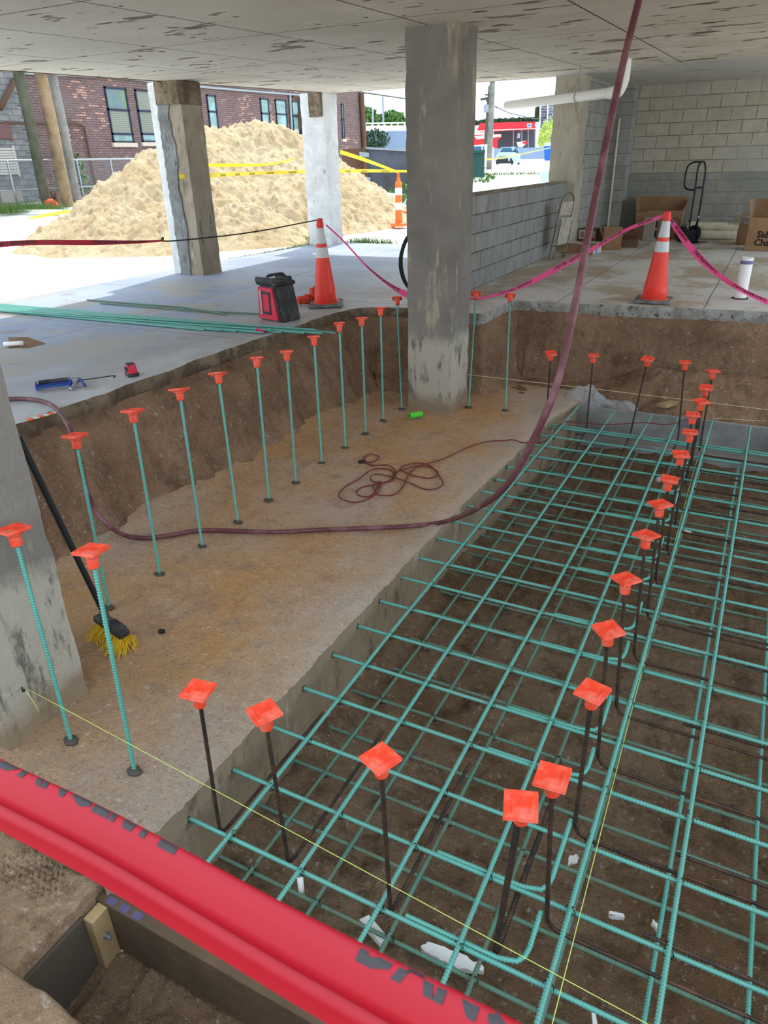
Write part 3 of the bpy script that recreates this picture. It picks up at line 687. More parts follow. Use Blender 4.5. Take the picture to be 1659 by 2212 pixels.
# ---- safety cap
def cap_meshes():
    b = bmesh.new(); h = .047
    def sq(r, z): return [b.verts.new((sx*r, sy*r, z)) for sx, sy in ((-1, -1), (1, -1), (1, 1), (-1, 1))]
    box(b, -h, h, -h, h, -.004, .004, .0022)
    # raised border frame and recessed square on top
    def ring(r0, r1, z0, z1):
        a = sq(r0, z0); c = sq(r0, z1); d = sq(r1, z1); e = sq(r1, z0)
        for k in range(4):
            n = (k+1) % 4
            b.faces.new([a[k], a[n], c[n], c[k]]); b.faces.new([c[k], c[n], d[n], d[k]]); b.faces.new([d[k], d[n], e[n], e[k]])
    ring(.046, .0285, .0035, .0085)
    ring(.0445, .0425, .0085, .0098)
    # round emblem with two rows of worn strokes
    m = Matrix.Translation((0, 0, .004)) @ Matrix.Diagonal((1.0, .85, 1, 1))
    lathe(b, [(.0185, 0), (.0185, .0012), (.0165, .0018), (.0, .0018)], 20, m)
    for r_ in range(2):
        for k in range(4):
            x = -.0085+.0057*k; y = .0045-.009*r_
            box(b, x-.0008, x+.0008, y-.0032, y+.0032, .0055, .0074)
            if k % 2 == r_: box(b, x, x+.004, y+.0016, y+.003, .0055, .0073)
            else: box(b, x, x+.0035, y-.0008, y+.0006, .0055, .0073)
    me = bpy.data.meshes.new('cap_plate'); b.to_mesh(me); b.free(); me.materials.append(M['cap_orange'])
    b = bmesh.new()
    lathe(b, [(.012, -.066), (.0195, -.066), (.0215, -.063), (.023, -.026), (.028, -.019), (.029, -.008), (.034, -.003)], 20)
    for k in range(4):
        a = k*PI/2+PI/4
        vs = [b.verts.new((math.cos(a)*r+math.sin(a)*t_, math.sin(a)*r-math.cos(a)*t_, z)) for r, z in ((.021, -.004), (.052, -.004), (.021, -.022)) for t_ in (-.0012, .0012)]
        b.faces.new([vs[0], vs[2], vs[4]]); b.faces.new([vs[1], vs[5], vs[3]]); b.faces.new([vs[2], vs[3], vs[5], vs[4]])
    me2_ = bpy.data.meshes.new('cap_sleeve'); b.to_mesh(me2_); b.free(); me2_.materials.append(M['cap_orange'])
    for f in me2_.polygons: f.use_smooth = False
    return me, me2_
CAPP, CAPS = cap_meshes()
capn = [0]
def cap_on(par, p, dirv, yaw, tilt=(0, 0)):
    capn[0] += 1
    R = Vector((0, 0, 1)).rotation_difference(Vector(dirv)).to_matrix().to_4x4()
    m = Matrix.Translation(Vector(p)) @ R @ Matrix.Diagonal((1.04, 1.04, 1.0, 1)) @ Matrix.Rotation(tilt[0], 4, 'X') @ Matrix.Rotation(tilt[1], 4, 'Y') @ Matrix.Rotation(yaw, 4, 'Z')
    o = bpy.data.objects.new('safety_cap', CAPP); COL.objects.link(o); o.parent = par; o.matrix_local = m
    s = bpy.data.objects.new('cap_sleeve', CAPS); COL.objects.link(s); s.parent = o
def dowel(label, base, top, mat, r, yaw, tilt=(0, 0), path=None, group=None, foot=None):
    base = np.array(base, float); top = np.array(top, float)
    t = thing('rebar_dowel', label, 'rebar', tuple(base), group=group)
    pts = [tuple(top-base-np.array([0, 0, .01]))]+[tuple(np.array(q)-base) for q in (path or [base-np.array([0, 0, .03])])]
    pts = resample(pts, .02)[0] if False else pts
    me = rebar_mesh('bar', pts, r); me.materials.append(M[mat]); obj('bar', me, None, t)
    dv = (top-base); dv /= np.linalg.norm(dv)
    cap_on(t, tuple(top-base), dv, yaw, tilt)
    if foot:
        b = bmesh.new(); blob(b, (0, 0, .0), .03, (1.25, .9, .34), 2, .25, int(base[1]*100)); obj('grout_collar', b, 'grout', t, smooth=True)
    return t
# trench dowels, green, along the earth wall (nearest first)
EY = [((21, 1123), (57, 1137)), ((176, 1169), (236, 1179)), ((151, 929), (192, 934)), ((279, 878), (314, 883)), ((380, 831), (412, 835)), ((466, 800), (494, 802))]
D1 = [((153, 1600), (28, 1145)), ((290, 1665), (197, 1190)), ((235, 1312), (162, 942)), ((345, 1240), (286, 888)), ((437, 1181), (387, 842)), ((514, 1128), (471, 807)), ((581, 1080), (554, 774)), ((639, 1042), (619, 760)), ((695, 1000), (678, 728)), ((746, 967), (733, 700)), ((790, 936), (781, 688)), ((828, 908), (822, 667)), ((868, 883), (858, 645)), ((1012, 879), (1028, 634)), ((1092, 886), (1102, 639))]
L1 = ['nearest one, standing against the big near column', 'near one standing between the broom and the front tape', 'with the red hose passing behind its cap']
L1 += ['%s in the row along the left earth wall' % w for w in ('second', 'third', 'fourth', 'fifth', 'sixth', 'seventh', 'eighth', 'ninth', 'tenth')]
L1 += ['last of the row, just left of the centre column', 'just right of the centre column', 'in the right corner behind the centre column']
yaws = [.55, .28, .62, .5, .62, .6, .66, .6, .5, .5, .6, .5, .4, .3, .5]
for i, ((bp, cp), lb) in enumerate(zip(D1, L1)):
    ba = atz(*bp, -.79); tp = atz(*cp, .2)
    p_, q_ = [atz(*e_, .2) for e_ in EY[min(i, 5)]] if i < 6 else (np.zeros(3), np.array([math.cos(yaws[i]), math.sin(yaws[i]), 0]))
    dowel('green dowel bar with orange cap, '+lb, ba, tp, 'epoxy_green', .0083, math.atan2(q_[1]-p_[1], q_[0]-p_[0]), foot=True, group='capped green dowels in the trench')
def yaw_of(a, c, z=-.2):
    p, q = atz(*a, z), atz(*c, z); return math.atan2(q[1]-p[1], q[0]-p[0])
# black bent bars in the middle row
D2 = [((1193, 1680), (1180, 1990)), ((1280, 1495), (1240, 1790)), ((1314, 1362), (1290, 1640)), ((1352, 1252), (1330, 1530)), ((1396, 1157), (1368, 1415)), ((1426, 1090), (1397, 1330)), ((1446, 1036), (1415, 1255)), ((1471, 982), (1440, 1190)), ((1491, 934), (1457, 1138)), ((1497, 896), (1465, 1090)), ((1515, 868), (1480, 1045)), ((1525, 838), (1492, 1005)), ((1540, 802), (1510, 975))]
yaw2 = [yaw_of(*e_) for e_ in (((1172, 1639), (1239, 1660)), ((1271, 1458), (1326, 1483)), ((1276, 1345), (1329, 1335)), ((1318, 1240), (1364, 1228)), ((1394, 1135), (1427, 1152)), ((1397, 1078), (1435, 1072)), ((1426, 1020), (1466, 1026)), ((1451, 967), (1490, 969)), ((1487, 920), (1516, 923)), ((1487, 883), (1521, 886)), ((1496, 856), (1527, 854)), ((1515, 827), (1544, 830)), ((1525, 797), (1554, 797)))]
for i, (cp, bp) in enumerate(D2):
    ba = atz(*bp, -.90); tp = atz(*cp, -.205)
    X, Y = ba[0], ba[1]; zb = -.905
    arc = [(X, Y, zb+.03), (X+.006, Y, zb+.008), (X+.02, Y, zb-.012), (X+.04, Y-.0, zb-.022), (X+.09, Y, zb-.026), (2.9, Y-.02, zb-.03)]
    dowel('black bent bar with orange cap in the middle row, %s from the near end' % ORD[i], ba, tp, 'black_steel', .0068, yaw2[i], (random.uniform(-.03, .03), random.uniform(-.03, .03)) if i != 6 else (-.12, .1), arc, 'capped black bars in the middle row')
# near row
for i, (cp, bp, yw) in enumerate([((428, 1493), (475, 1795), yaw_of((419, 1463), (469, 1473))), ((571, 1540), (622, 1860), yaw_of((532, 1531), (588, 1507))), ((822, 1640), (843, 1965), yaw_of((826, 1599), (868, 1635))), ((1125, 1742), (1070, 2055), yaw_of((1090, 1704), (1166, 1714)))]):
    ba = atz(*bp, -.915); tp = atz(*cp, -.2); X, Y = ba[0], ba[1]; zb = -.92
    arc = [(X, Y, zb+.02), (X, Y+.006, zb), (X, Y+.02, zb-.016), (X, Y+.05, zb-.022), (X, Y+.78, zb-.022)]
    dowel('black bent bar with orange cap at the near end, %s from the ledge' % ORD[i], ba, tp, 'black_steel', .0068 if i < 3 else .0085, yw, path=arc, group='capped black bars at the near end', tilt=(.1, -.1) if i == 3 else (0, 0))
for i, (cp, bp, yw) in enumerate([((1190, 764), (1180, 905), .5), ((1282, 768), (1267, 923), .2), ((1399, 776), (1362, 935), -.2), ((1480, 783), (1465, 945), .1)]):
    ba = atz(*bp, -.87); tp = atz(*cp, -.185); X, Y = ba[0], ba[1]; zb = -.87
    arc = [(X, Y, zb), (X-.005, Y-.01, zb-.03), (X-.01, Y-.05, zb-.06), (X-.03, Y-.62, zb-.22)]
    dowel('black bent bar with orange cap at the far end, %s from the ledge' % ORD[i], ba, tp, 'black_steel', .0068, yw, path=arc, group='capped black bars at the far end', tilt=(.25, 0) if i == 2 else (0, 0))
# extra black bars lying beside the crossbars on the right
meb = rebar_mesh('rebar', [(0, 0, 0), (2.9, 0, 0)], .0068); meb.materials.append(M['black_steel'])
for i in range(11):
    o = bpy.data.objects.new('rebar', meb); COL.objects.link(o); y = [1.43, 1.72, 2.1, 2.55, 2.83, 3.38, 3.64, 4.2, 4.75, 5.28, 5.87][i]
    o.location = (-.02+.06*(i % 3), y-.025, -.888 if i % 2 else -.90); o.rotation_euler = (i, 0, [.004, -.006, .002][i % 3])
    tag(o, 'straight black bar right of the capped row, %s from the near end' % ORD[i], 'rebar', 'loose black bars on the right')
# hooked green lap bars whose hooks run along the foot of the black row
for i in range(12):
    fy = atz(*D2[i][1], -.90)[1]
    cand = [q for q in TY if q < fy-.10]; y = cand[-1] if cand else fy-.35
    Ln = fy-y-.01
    hk = [(-.42, 0, -.004), (-.09, 0, 0), (-.06, .003, .006), (-.025, .012, .008), (-.006, .035, .012), (0, .07, .014), (0, Ln, .03)]
    meh = rebar_mesh('rebar', hk, R_); meh.materials.append(M['epoxy_green'])
    o = bpy.data.objects.new('rebar', meh); COL.objects.link(o); o.location = (-.285, y+.019, zt(y)+.001)
    tag(o, 'short hooked green bar under the capped row, %s from the near end' % ORD[i], 'rebar', 'hooked green bars')
# loose bundle on the slab at left
mes = rebar_mesh('rebar', [(0, 0, 0), (5.4, 0, 0)], R_); mes.materials.append(M['epoxy_green'])
for i in range(15):
    e = atz(725, 715, .03); w = [0, .03, .06, .09, .12, .15, .18, .21, .24, .27, .30, .33, .36, .04, .2][i]
    ex = [0, -.12, -.35, -.1, -.28, -.62, -.5, -.72, -.85, -.65, -.95, -1.1, -1.3, -.2, -.6][i]
    a = [(e[0]+ex, e[1]-.0-w*.95)]; x0, y0 = a[0]
    st_ = atz(0, 654+i*1.25, .03)
    L = 5.4; dirx, diry = st_[0]-x0, st_[1]-y0; n_ = math.hypot(dirx, diry)
    o = bpy.data.objects.new('rebar', mes); COL.objects.link(o)
    o.location = (x0, y0, .012+(.019 if i >= 13 else 0)+.004*(i % 2)); o.rotation_euler = (0, .0, math.atan2(diry, dirx))
    tag(o, 'long loose green bar in the bundle, %s from the far side' % ORD[i], 'rebar', 'green bars bundled on the slab')
for i, (p, q) in enumerate([((394, 664), (490, 679)), ((430, 672), (560, 678))]):
    a = atz(*p, .015); c = atz(*q, .015); me = rebar_mesh('rebar', [a+np.array([-1.5, -.02, 0]), a, c], .008); me.materials.append(M['epoxy_green_dusty_dim'])
    tag(obj('rebar', me), ['thin green bar lying just behind the bundle on the slab', 'thin green bar behind the bundle reaching to the red tool case'][i], 'rebar')

# ================================================================== HOSE, CORD, STRINGS
hz = -.768
hose_px = [((1392, -60), 3.0), ((1380, 0), 3.0), ((1343, 150), 2.95), ((1305, 330), 2.9), ((1268, 520), 2.85), ((1238, 680), 2.8), ((1203, 830), 2.8), ((1152, 950), 2.95), ((1093, 1050), 3.3), ((1030, 1098), 3.7)]
hp = [tuple(att(*p, t)) for p, t in hose_px]
hp += [tuple(atz(*p, z)) for p, z in (((960, 1127), -.755), ((880, 1137), -.76), ((790, 1141), hz), ((700, 1144), hz), ((600, 1149), hz), ((510, 1147), hz), ((430, 1146), hz), ((375, 1155), hz), ((320, 1162), hz), ((275, 1158), -.76))]
hp += [tuple(aty(*p, Y)) for p, Y in (((238, 1138), 2.72), ((205, 1100), 2.70), ((185, 1050), 2.68), ((170, 985), 2.66), ((155, 935), 2.64))]
hp += [tuple(atz(*p, z)) for p, z in (((132, 895), .06), ((105, 872), .03), ((70, 863), .02), ((20, 862), .02), ((-60, 870), .02))]
tag(tube('air_hose', catmull(hp, 8), .0155, 'hose_red', step=.02, sides=12), 'thick dusty red hose hanging down, crossing the ledge and climbing out left', 'hose')
cz = -.787
def gpx(l, z=cz): return [tuple(atz(x, y, z)) for x, y in l]
cpts = gpx([(782, 997), (800, 1000), (815, 995), (817, 986), (800, 982), (787, 990), (790, 1000), (808, 1006), (840, 1007), (855, 1020), (850, 1035), (832, 1044), (806, 1040), (800, 1032), (812, 1026), (838, 1028), (848, 1034), (825, 1046), (790, 1050), (770, 1062), (775, 1072), (795, 1073), (810, 1064), (806, 1052), (822, 1040), (818, 1062), (800, 1078), (770, 1085), (740, 1080), (732, 1070), (745, 1052), (775, 1036), (805, 1016), (840, 1014), (853, 1026), (846, 1040), (820, 1046), (812, 1068), (850, 1071), (870, 1052), (882, 1028), (900, 1012), (925, 1008), (943, 1018), (944, 1030), (925, 1033), (893, 1028), (868, 1018), (872, 1006), (905, 1001), (932, 1010), (950, 1030), (957, 1048), (940, 1058), (915, 1056), (885, 1044), (858, 1035), (850, 1024), (880, 1012), (920, 1004), (960, 990), (1010, 968), (1050, 956), (1085, 952), (1108, 951)])
for i in range(len(cpts)): cpts[i] = (cpts[i][0], cpts[i][1], cz+.004*(i % 3))
cpts += [tuple(atx(1128, 956, -1.58)), tuple(atz(1150, 955, -.84)), tuple(atz(1168, 957, -.86)), tuple(atz(1190, 945, -.85)), tuple(atz(1203, 925, -.83)), tuple(atz(1222, 911, -.825)), tuple(atz(1262, 914, -.825)), tuple(atz(1320, 917, -.825)), tuple(atz(1390, 913, -.82)), tuple(atz(1440, 917, -.82)), tuple(atz(1480, 907, -.80)), tuple(aty(1500, 900, 7.05))]
cord = thing('extension_cord', 'maroon extension cord loosely coiled on the sandy ledge', 'cord')
tube('cable', catmull(cpts, 6), .0052, 'cord_maroon', cord, step=.012, sides=8)
b = bmesh.new(); p0 = Vector(atz(776, 998, -.775)); p1 = Vector(atz(784, 997, -.78)); cyl(b, p0, p0+(p1-p0).normalized()*.055, .016, 10); obj('socket', b, 'rubber_black', cord)
s1 = [tuple(atx(50, 1483, -2.53)), tuple(aty(780, 1870, 1.41)), tuple(aty(1190, 2080, 1.41)), tuple(aty(1430, 2216, 1.41)), tuple(aty(1700, 2375, 1.41))]
ms = thing('mason_string', 'thin yellow string stretched from a nail in the near column across the pit', 'string')
tube('line', [s1[0], s1[4]], .0016, 'string_yellow', ms, step=.3, sides=5)
b = bmesh.new(); nl = Vector(atx(50, 1483, -2.53)); cyl(b, nl+Vector((-.02, 0, 0)), nl+Vector((.03, -.02, .004)), .003, 6); cyl(b, nl+Vector((.028, -.019, .004)), nl+Vector((.032, -.021, .004)), .007, 8); obj('nail', b, 'rubber_black', ms)
tube('string_tail', catmull([nl+Vector((.02, -.01, 0)), nl+Vector((.045, -.01, -.03)), nl+Vector((.05, 0, -.09)), nl+Vector((.045, .005, -.13))], 6), .0018, 'string_yellow', ms, step=.02, sides=5)
tag(tube('mason_string', [tuple(atz(1192, 2216, -.865)), tuple(atz(1424, 1300, -.862)), tuple(atz(1500, 1010, -.858)), tuple(atz(1541, 905, -.84))], .0016, 'string_yellow', step=.3, sides=5), 'yellow-green string running down the pit beside the row of black bars', 'string')
tag(tube('mason_string', [tuple(aty(1000, 808, 6.45)), tuple(aty(1300, 842, 6.9)), tuple(aty(1700, 890, 7.5))], .0028, 'string_pale', step=.3, sides=5), 'pale string stretched from the centre column to the far right', 'string')
tag(tube('mason_string', [tuple(aty(1540, 903, 7.16)), tuple(aty(1655, 910, 7.42))], .0028, 'string_pale', step=.3, sides=5), 'short pale string tied to the upright stake at the right edge', 'string')

# ================================================================== BARRICADE TAPE
def text_mesh(txt, size=1.0):
    cu = bpy.data.curves.new('t', 'FONT'); cu.body = txt; cu.size = size; cu.fill_mode = 'FRONT'; cu.resolution_u = 2
    cu.offset = .032*size; cu.align_x = 'LEFT'
    o = bpy.data.objects.new('t', cu); me = bpy.data.meshes.new_from_object(o)
    bpy.data.objects.remove(o); bpy.data.curves.remove(cu)
    return me
def text_strip(txt, h):
    me = text_mesh(txt); b = bmesh.new(); b.from_mesh(me); bpy.data.meshes.remove(me)
    xs = [v.co.x for v in b.verts]; ys = [v.co.y for v in b.verts]; s = h/(max(ys)-min(ys)); x0 = min(xs); y0 = min(ys)
    for v in b.verts: v.co.x = (v.co.x-x0)*s; v.co.y = (v.co.y-y0)*s; v.co.z = 0
    return b, (max(xs)-x0)*s
def ribbon(name, label, pts, wdir, width, mat, ink='tape_ink', txt=None, th=None, vfrac=.1, gap=.25, start=.05, flip=False, clip=None, prof=None, cat='barricade tape', group=None, thf=.55, step=.02):
    """pts world points; wdir list of width directions; th list of relative widths"""
    P = catmull(pts, 10); n = len(pts); u = np.linspace(0, n-1, len(P))
    Wd = np.stack([np.interp(u, np.arange(n), np.array(wdir)[:, k]) for k in range(3)], 1); Wd /= np.linalg.norm(Wd, axis=1)[:, None]
    sc = np.interp(u, np.arange(n), th or [1]*n)
    L = np.concatenate([[0], np.cumsum(np.linalg.norm(np.diff(P, axis=0), axis=1))])
    s = np.linspace(0, L[-1], max(int(L[-1]/step), 2)+1)
    def at(sv): return (np.stack([np.interp(sv, L, P[:, k]) for k in range(3)], -1), np.stack([np.interp(sv, L, Wd[:, k]) for k in range(3)], -1), np.interp(sv, L, sc))
    prof = prof or [(-.5, 0), (-.25, .012), (0, .0), (.25, -.01), (.5, 0)]
    p, w, c = at(s); T = np.gradient(p, axis=0); T /= np.linalg.norm(T, axis=1)[:, None]; Nn = np.cross(T, w)
    V = np.stack([p+w*(c*width*q[0])[:, None]+Nn*(width*q[1]) for q in prof], 1)
    me = gridmesh(name, V.reshape(-1, 3), len(s), len(prof))
    o = tag(obj(name, me, mat), label, cat, group)
    if txt:
        off = start
        while True:
            tb, tw = text_strip(txt, width*thf)
            if off+tw > L[-1]-.02: tb.free(); break
            allb = bmesh.new()
            if clip is not None:
                r = bmesh.ops.bisect_plane(tb, geom=tb.verts[:]+tb.edges[:]+tb.faces[:], plane_co=(0, clip*width, 0), plane_no=(0, 1, 0), clear_outer=True)
            for x in np.arange(.02, tw, .02): bmesh.ops.bisect_plane(tb, geom=tb.verts[:]+tb.edges[:]+tb.faces[:], plane_co=(x, 0, 0), plane_no=(1, 0, 0))
            tb.verts.ensure_lookup_table()
            co = np.array([v.co[:] for v in tb.verts])
            if flip: sv = off+tw-co[:, 0]; vv = width*(.5-vfrac)-co[:, 1]
            else: sv = off+co[:, 0]; vv = -width*(.5-vfrac)+co[:, 1]
            pp, ww, cc = at(sv); TT = np.stack([np.interp(sv, s, T[:, k]) for k in range(3)], -1); NN = np.cross(TT, ww)
            h = np.interp(vv/width, [q[0] for q in prof], [q[1] for q in prof])*width
            for side in (1, -1):
                cp = tb.copy(); cp.verts.ensure_lookup_table()
                Q = pp+ww*(cc*vv)[:, None]+NN*(h+side*.0012)[:, None]
                for v, q in zip(cp.verts, Q): v.co = q
                m_ = bpy.data.meshes.new('tmp'); cp.to_mesh(m_); allb.from_mesh(m_); bpy.data.meshes.remove(m_); cp.free()
            tb.free(); off += tw+gap; obj('lettering', allb, ink, o)
    return o
UP = (0, 0, 1)
# red tape and rope at the far left, tied to the left cone
cl_top = atz(700, 660, 0); cl = Vector((cl_top[0]+.03, cl_top[1], 0))
cr_top = atz(1411, 652, 0); cr = Vector((cr_top[0], cr_top[1], 0))
LT = cl+Vector((.0, 0, .88)); RT = cr+Vector((.0, 0, .88))
a = att(-60, 533, 6.6); bq = att(355, 520, 7.2)
pl = [att(-60, 532, 6.6), att(70, 524, 6.7), att(200, 524, 6.85), att(290, 523, 7.0), att(352, 520, 7.1)]
ribbon('barricade_tape', 'twisted red danger tape stretched across the far left opening', pl, [UP]*5, .075, 'tape_red', txt='DANGER / PELIGRO', th=[.8, .6, .62, .4, .2], flip=True, gap=.5, thf=.6)
lc = Vector(att(700, 473, 7.55))
LT = Vector(atz(697, 473, .9))
tag(tube('rope', catmull([pl[-1], att(354, 510, 7.1), att(358, 521, 7.12), att(470, 511, 7.3), att(560, 499, 7.5), att(640, 484, 7.8), tuple(LT)], 8), .007, 'rubber_black', step=.03, sides=6), 'thin dark twisted rope between the red tape and the left cone', 'rope')
pr = [tuple(LT+Vector((.04, 0, -.06))), tuple(att(745, 524, 8.0)), tuple(att(790, 573, 7.9)), tuple(att(830, 607, 7.85)), tuple(att(862, 628, 7.8)), tuple(att(889, 641, 7.8)), tuple(att(960, 648, 7.6)), tuple(att(1030, 645, 7.4))]
pr2 = [tuple(att(*q)) for q in (((1010, 647), 7.5), ((1050, 642), 7.5), ((1105, 627), 7.6), ((1160, 603), 7.75), ((1215, 573), 7.9), ((1275, 541), 8.1), ((1350, 498), 8.4))]+[tuple(cr+Vector((-.02, 0, .87)))]
ribbon('barricade_tape', 'pink danger tape sagging from the left cone down to the centre column', pr[:6], [(.3, .2, 1)]*6, .075, 'tape_pink', txt='DANGER/PELIGRO', th=[.25, .25, .3, .45, .75, .9], flip=True, start=.75, gap=.3, thf=.62)
ribbon('barricade_tape', 'pink danger tape rising from the centre column to the right cone', pr2, [(0, .1, 1)]*8, .075, 'tape_pink', txt='DANGER / PELIGRO', th=[.25, .35, .5, .9, 1.0, .8, .62, .4], flip=True, start=.35, gap=.35, thf=.55)
pr3 = [tuple(cr+Vector((.03, 0, .86)))]+[tuple(att(*q)) for q in (((1462, 495), 8.3), ((1500, 545), 8.0), ((1550, 592), 7.8), ((1605, 628), 7.6), ((1680, 662), 7.4))]
ribbon('barricade_tape', 'pink danger tape falling from the right cone towards the right edge', pr3, [(.55, 0, 1), (.7, 0, 1), (.7, 0, 1), (.5, 0, 1), (.3, 0, 1), (.3, 0, 1)], .075, 'tape_pink', txt='DANGER/PELIGRO', th=[.3, .9, 1, .7, .6, .7], flip=True, start=.35, gap=.25, thf=.5)
# foreground tape, folded lengthwise, close to the camera
fg = [att(-140, 1640, 1.10), att(0, 1712, 1.03), att(200, 1812, .95), att(400, 1925, .87), att(600, 2040, .80), att(800, 2150, .735), att(1000, 2258, .68), att(1200, 2370, .63)]
wd = CU*.96+CR*.28
prof = [(-.66, -.10), (-.45, -.06), (-.24, .02), (-.20, -.05), (-.17, .03), (0, .04), (.25, .05), (.42, .03), (.49, -.02), (.5, -.06)]
fgt = ribbon('barricade_tape', 'wide red danger tape stretched close across the lower left foreground', [tuple(p) for p in fg], [tuple(wd)]*8, .085, 'tape_red', ink='tape_ink_grey', prof=prof, cat='barricade tape', step=.02)
# only the lower parts of the printed letters show along its folded top edge
def fg_letters(s0, txt, h, drop, mirror=True):
    tb, tw = text_strip(txt, h)
    bmesh.ops.bisect_plane(tb, geom=tb.verts[:]+tb.edges[:]+tb.faces[:], plane_co=(0, drop, 0), plane_no=(0, 1, 0), clear_outer=True)
    for x in np.arange(.015, tw, .015): bmesh.ops.bisect_plane(tb, geom=tb.verts[:]+tb.edges[:]+tb.faces[:], plane_co=(x, 0, 0), plane_no=(1, 0, 0))
    for y in np.arange(.003, drop, .004): bmesh.ops.bisect_plane(tb, geom=tb.verts[:]+tb.edges[:]+tb.faces[:], plane_co=(0, y, 0), plane_no=(0, 1, 0))
    P = catmull([tuple(p) for p in fg], 10); L = np.concatenate([[0], np.cumsum(np.linalg.norm(np.diff(P, axis=0), axis=1))]); T = np.gradient(P, axis=0); T /= np.linalg.norm(T, axis=1)[:, None]
    for v in tb.verts:
        sv = s0+v.co.x; vv = .5-(drop-v.co.y)/.085
        p = np.array([np.interp(sv, L, P[:, k]) for k in range(3)]); t_ = np.array([np.interp(sv, L, T[:, k]) for k in range(3)])
        w_ = wd/np.linalg.norm(wd); n_ = np.cross(t_, w_); hh = np.interp(vv, [q[0] for q in prof], [q[1] for q in prof])
        sgn = -1 if n_ @ _F > 0 else 1
        v.co = p+w_*.085*vv+n_*(.085*hh+.0012*sgn)
    return tb
lb = fg_letters(.14, 'DANGER/PE', .05, .008)
obj('lettering', fg_letters(.76, 'DANGER/PELIG', .05, .015), 'tape_ink_grey', fgt)
obj('lettering', lb, 'tape_ink_grey', fgt)
# yellow caution tapes outside
y1 = [atx(358, 382, -7.96), atx(430, 380, -7.4)]
ribbon('caution_tape', 'yellow caution tape stretched across the sand pile between the outer columns', [tuple(y1[0]), tuple(y1[1]), tuple(att(560, 374, 12.5)), tuple(att(690, 370, 14.2)), tuple(att(790, 369, 16)), tuple(att(890, 370, 17))], [UP]*6, .075, 'tape_yellow', txt='CAUTION', th=[.6, .8, .7, .7, .9, .6], thf=.6, gap=.5, cat='caution tape')
ribbon('caution_tape', 'yellow caution tape crossing the top of the sand pile', [tuple(att(430, 357, 14.5)), tuple(att(500, 357, 15)), tuple(att(580, 355, 15.4)), tuple(att(640, 342, 15.8))], [UP]*4, .075, 'tape_yellow', th=[.8, .9, .5, .3], cat='caution tape')
ribbon('caution_tape', 'yellow caution tape slanting down to the tall orange post', [tuple(att(735, 328, 17)), tuple(att(790, 346, 17)), tuple(att(862, 373, 16.6))], [UP]*3, .09, 'tape_yellow', th=[1, .9, .5], cat='caution tape')
ribbon('caution_tape', 'yellow caution tape lying on the left foot of the sand pile', [tuple(att(62, 472, 19)), tuple(att(105, 464, 18)), tuple(att(150, 456, 17.5)), tuple(att(185, 448, 17.5))], [UP]*4, .08, 'tape_yellow', th=[.6, .9, .8, .4], cat='caution tape')
ribbon('caution_tape', 'yellow caution tape sagging past the green bin seen through the opening', [tuple(att(1010, 353, 22)), tuple(att(1046, 345, 24)), tuple(att(1090, 340, 28)), tuple(att(1195, 318, 36))], [UP]*4, .06, 'tape_yellow', th=[.9, .9, .6, .5], cat='caution tape')

# ================================================================== CONES AND POSTS
def cone(label, loc, rz, lean=(0, 0)):
    t = thing('traffic_cone', label, 'traffic cone', loc, rz, 'traffic cones on the slab')
    t.rotation_euler = (lean[0], lean[1], rz)
    b = bmesh.new(); box(b, -.19, .19, -.19, .19, .006, .04, .014, seg=2)
    for sx in (-1, 1):
        for sy in (-1, 1): box(b, sx*.15-.03, sx*.15+.03, sy*.15-.03, sy*.15+.03, 0, .01)
    obj('base', b, 'cone_base', t)
    R = lambda z: .133-.105*(z-.04)/(.90-.04)
    def seg(n, z0, z1, mat, off=0.0, extra=None):
        b = bmesh.new(); k = 6; lathe(b, (extra or [])+[(R(z0+(z1-z0)*i/k)+off, z0+(z1-z0)*i/k) for i in range(k+1)], 32); o = obj(n, b, mat, t, smooth=True); return o
    seg('body', .038, .91, 'cone_red', extra=[(.15, .038), (.148, .05)])
    b = bmesh.new(); lathe(b, [(R(.84)+.004, .835), (R(.84)+.006, .845), (.032, .905), (.026, .915), (.018, .915)], 24); obj('collar', b, 'cone_red', t, smooth=True)
    seg('reflective_band', .52, .625, 'collar_white', .0015); seg('reflective_band', .665, .82, 'collar_white', .0015)
    return t
cone('orange-red traffic cone with two white bands beside the red tool case', tuple(cl), .5, (0, -.02))
cone('orange-red traffic cone with two white bands in front of the hand truck', tuple(cr), .05, (0, .02))
dl = atg(862, 488)
t = thing('channelizer_post', 'tall orange and white channelizer post right of the sand pile', 'traffic post', tuple(dl))
b = bmesh.new(); lathe(b, [(.2, 0), (.2, .06), (.09, .08), (.085, .3), (.08, .95), (.05, .98), (.04, 1.05), (0, 1.06)], 20); obj('post_body', b, 'kerb_orange', t)
for z in (.36, .68): b = bmesh.new(); lathe(b, [(.088, z), (.086, z+.16)], 20); obj('reflective_band', b, 'collar_white', t)
b = bmesh.new(); P_ = [(0.0, -.03, 1.04), (0, -.035, 1.12), (0, 0, 1.16), (0, .035, 1.12), (0, .03, 1.04)]
me = tube('handle', catmull(P_, 5), .016, 'kerb_orange', t, step=.02, sides=6)
b = bmesh.new(); blob(b, tuple(atg(868, 470)+np.array([.2, 0, .05])), .2, (1.2, .8, .5), 2, .5, 4); tag(obj('netting', b, 'kerb_orange'), 'crumpled orange netting on the ground beside the tall orange post', 'netting')
b = bmesh.new(); blob(b, tuple(atg(832, 462)+np.array([0, 0, .25])), .34, (1.3, 1, .8), 3, .3, 2); tag(obj('sand_bag', b, 'bag_white', smooth=True), 'white sack lying at the right foot of the sand pile', 'sack')

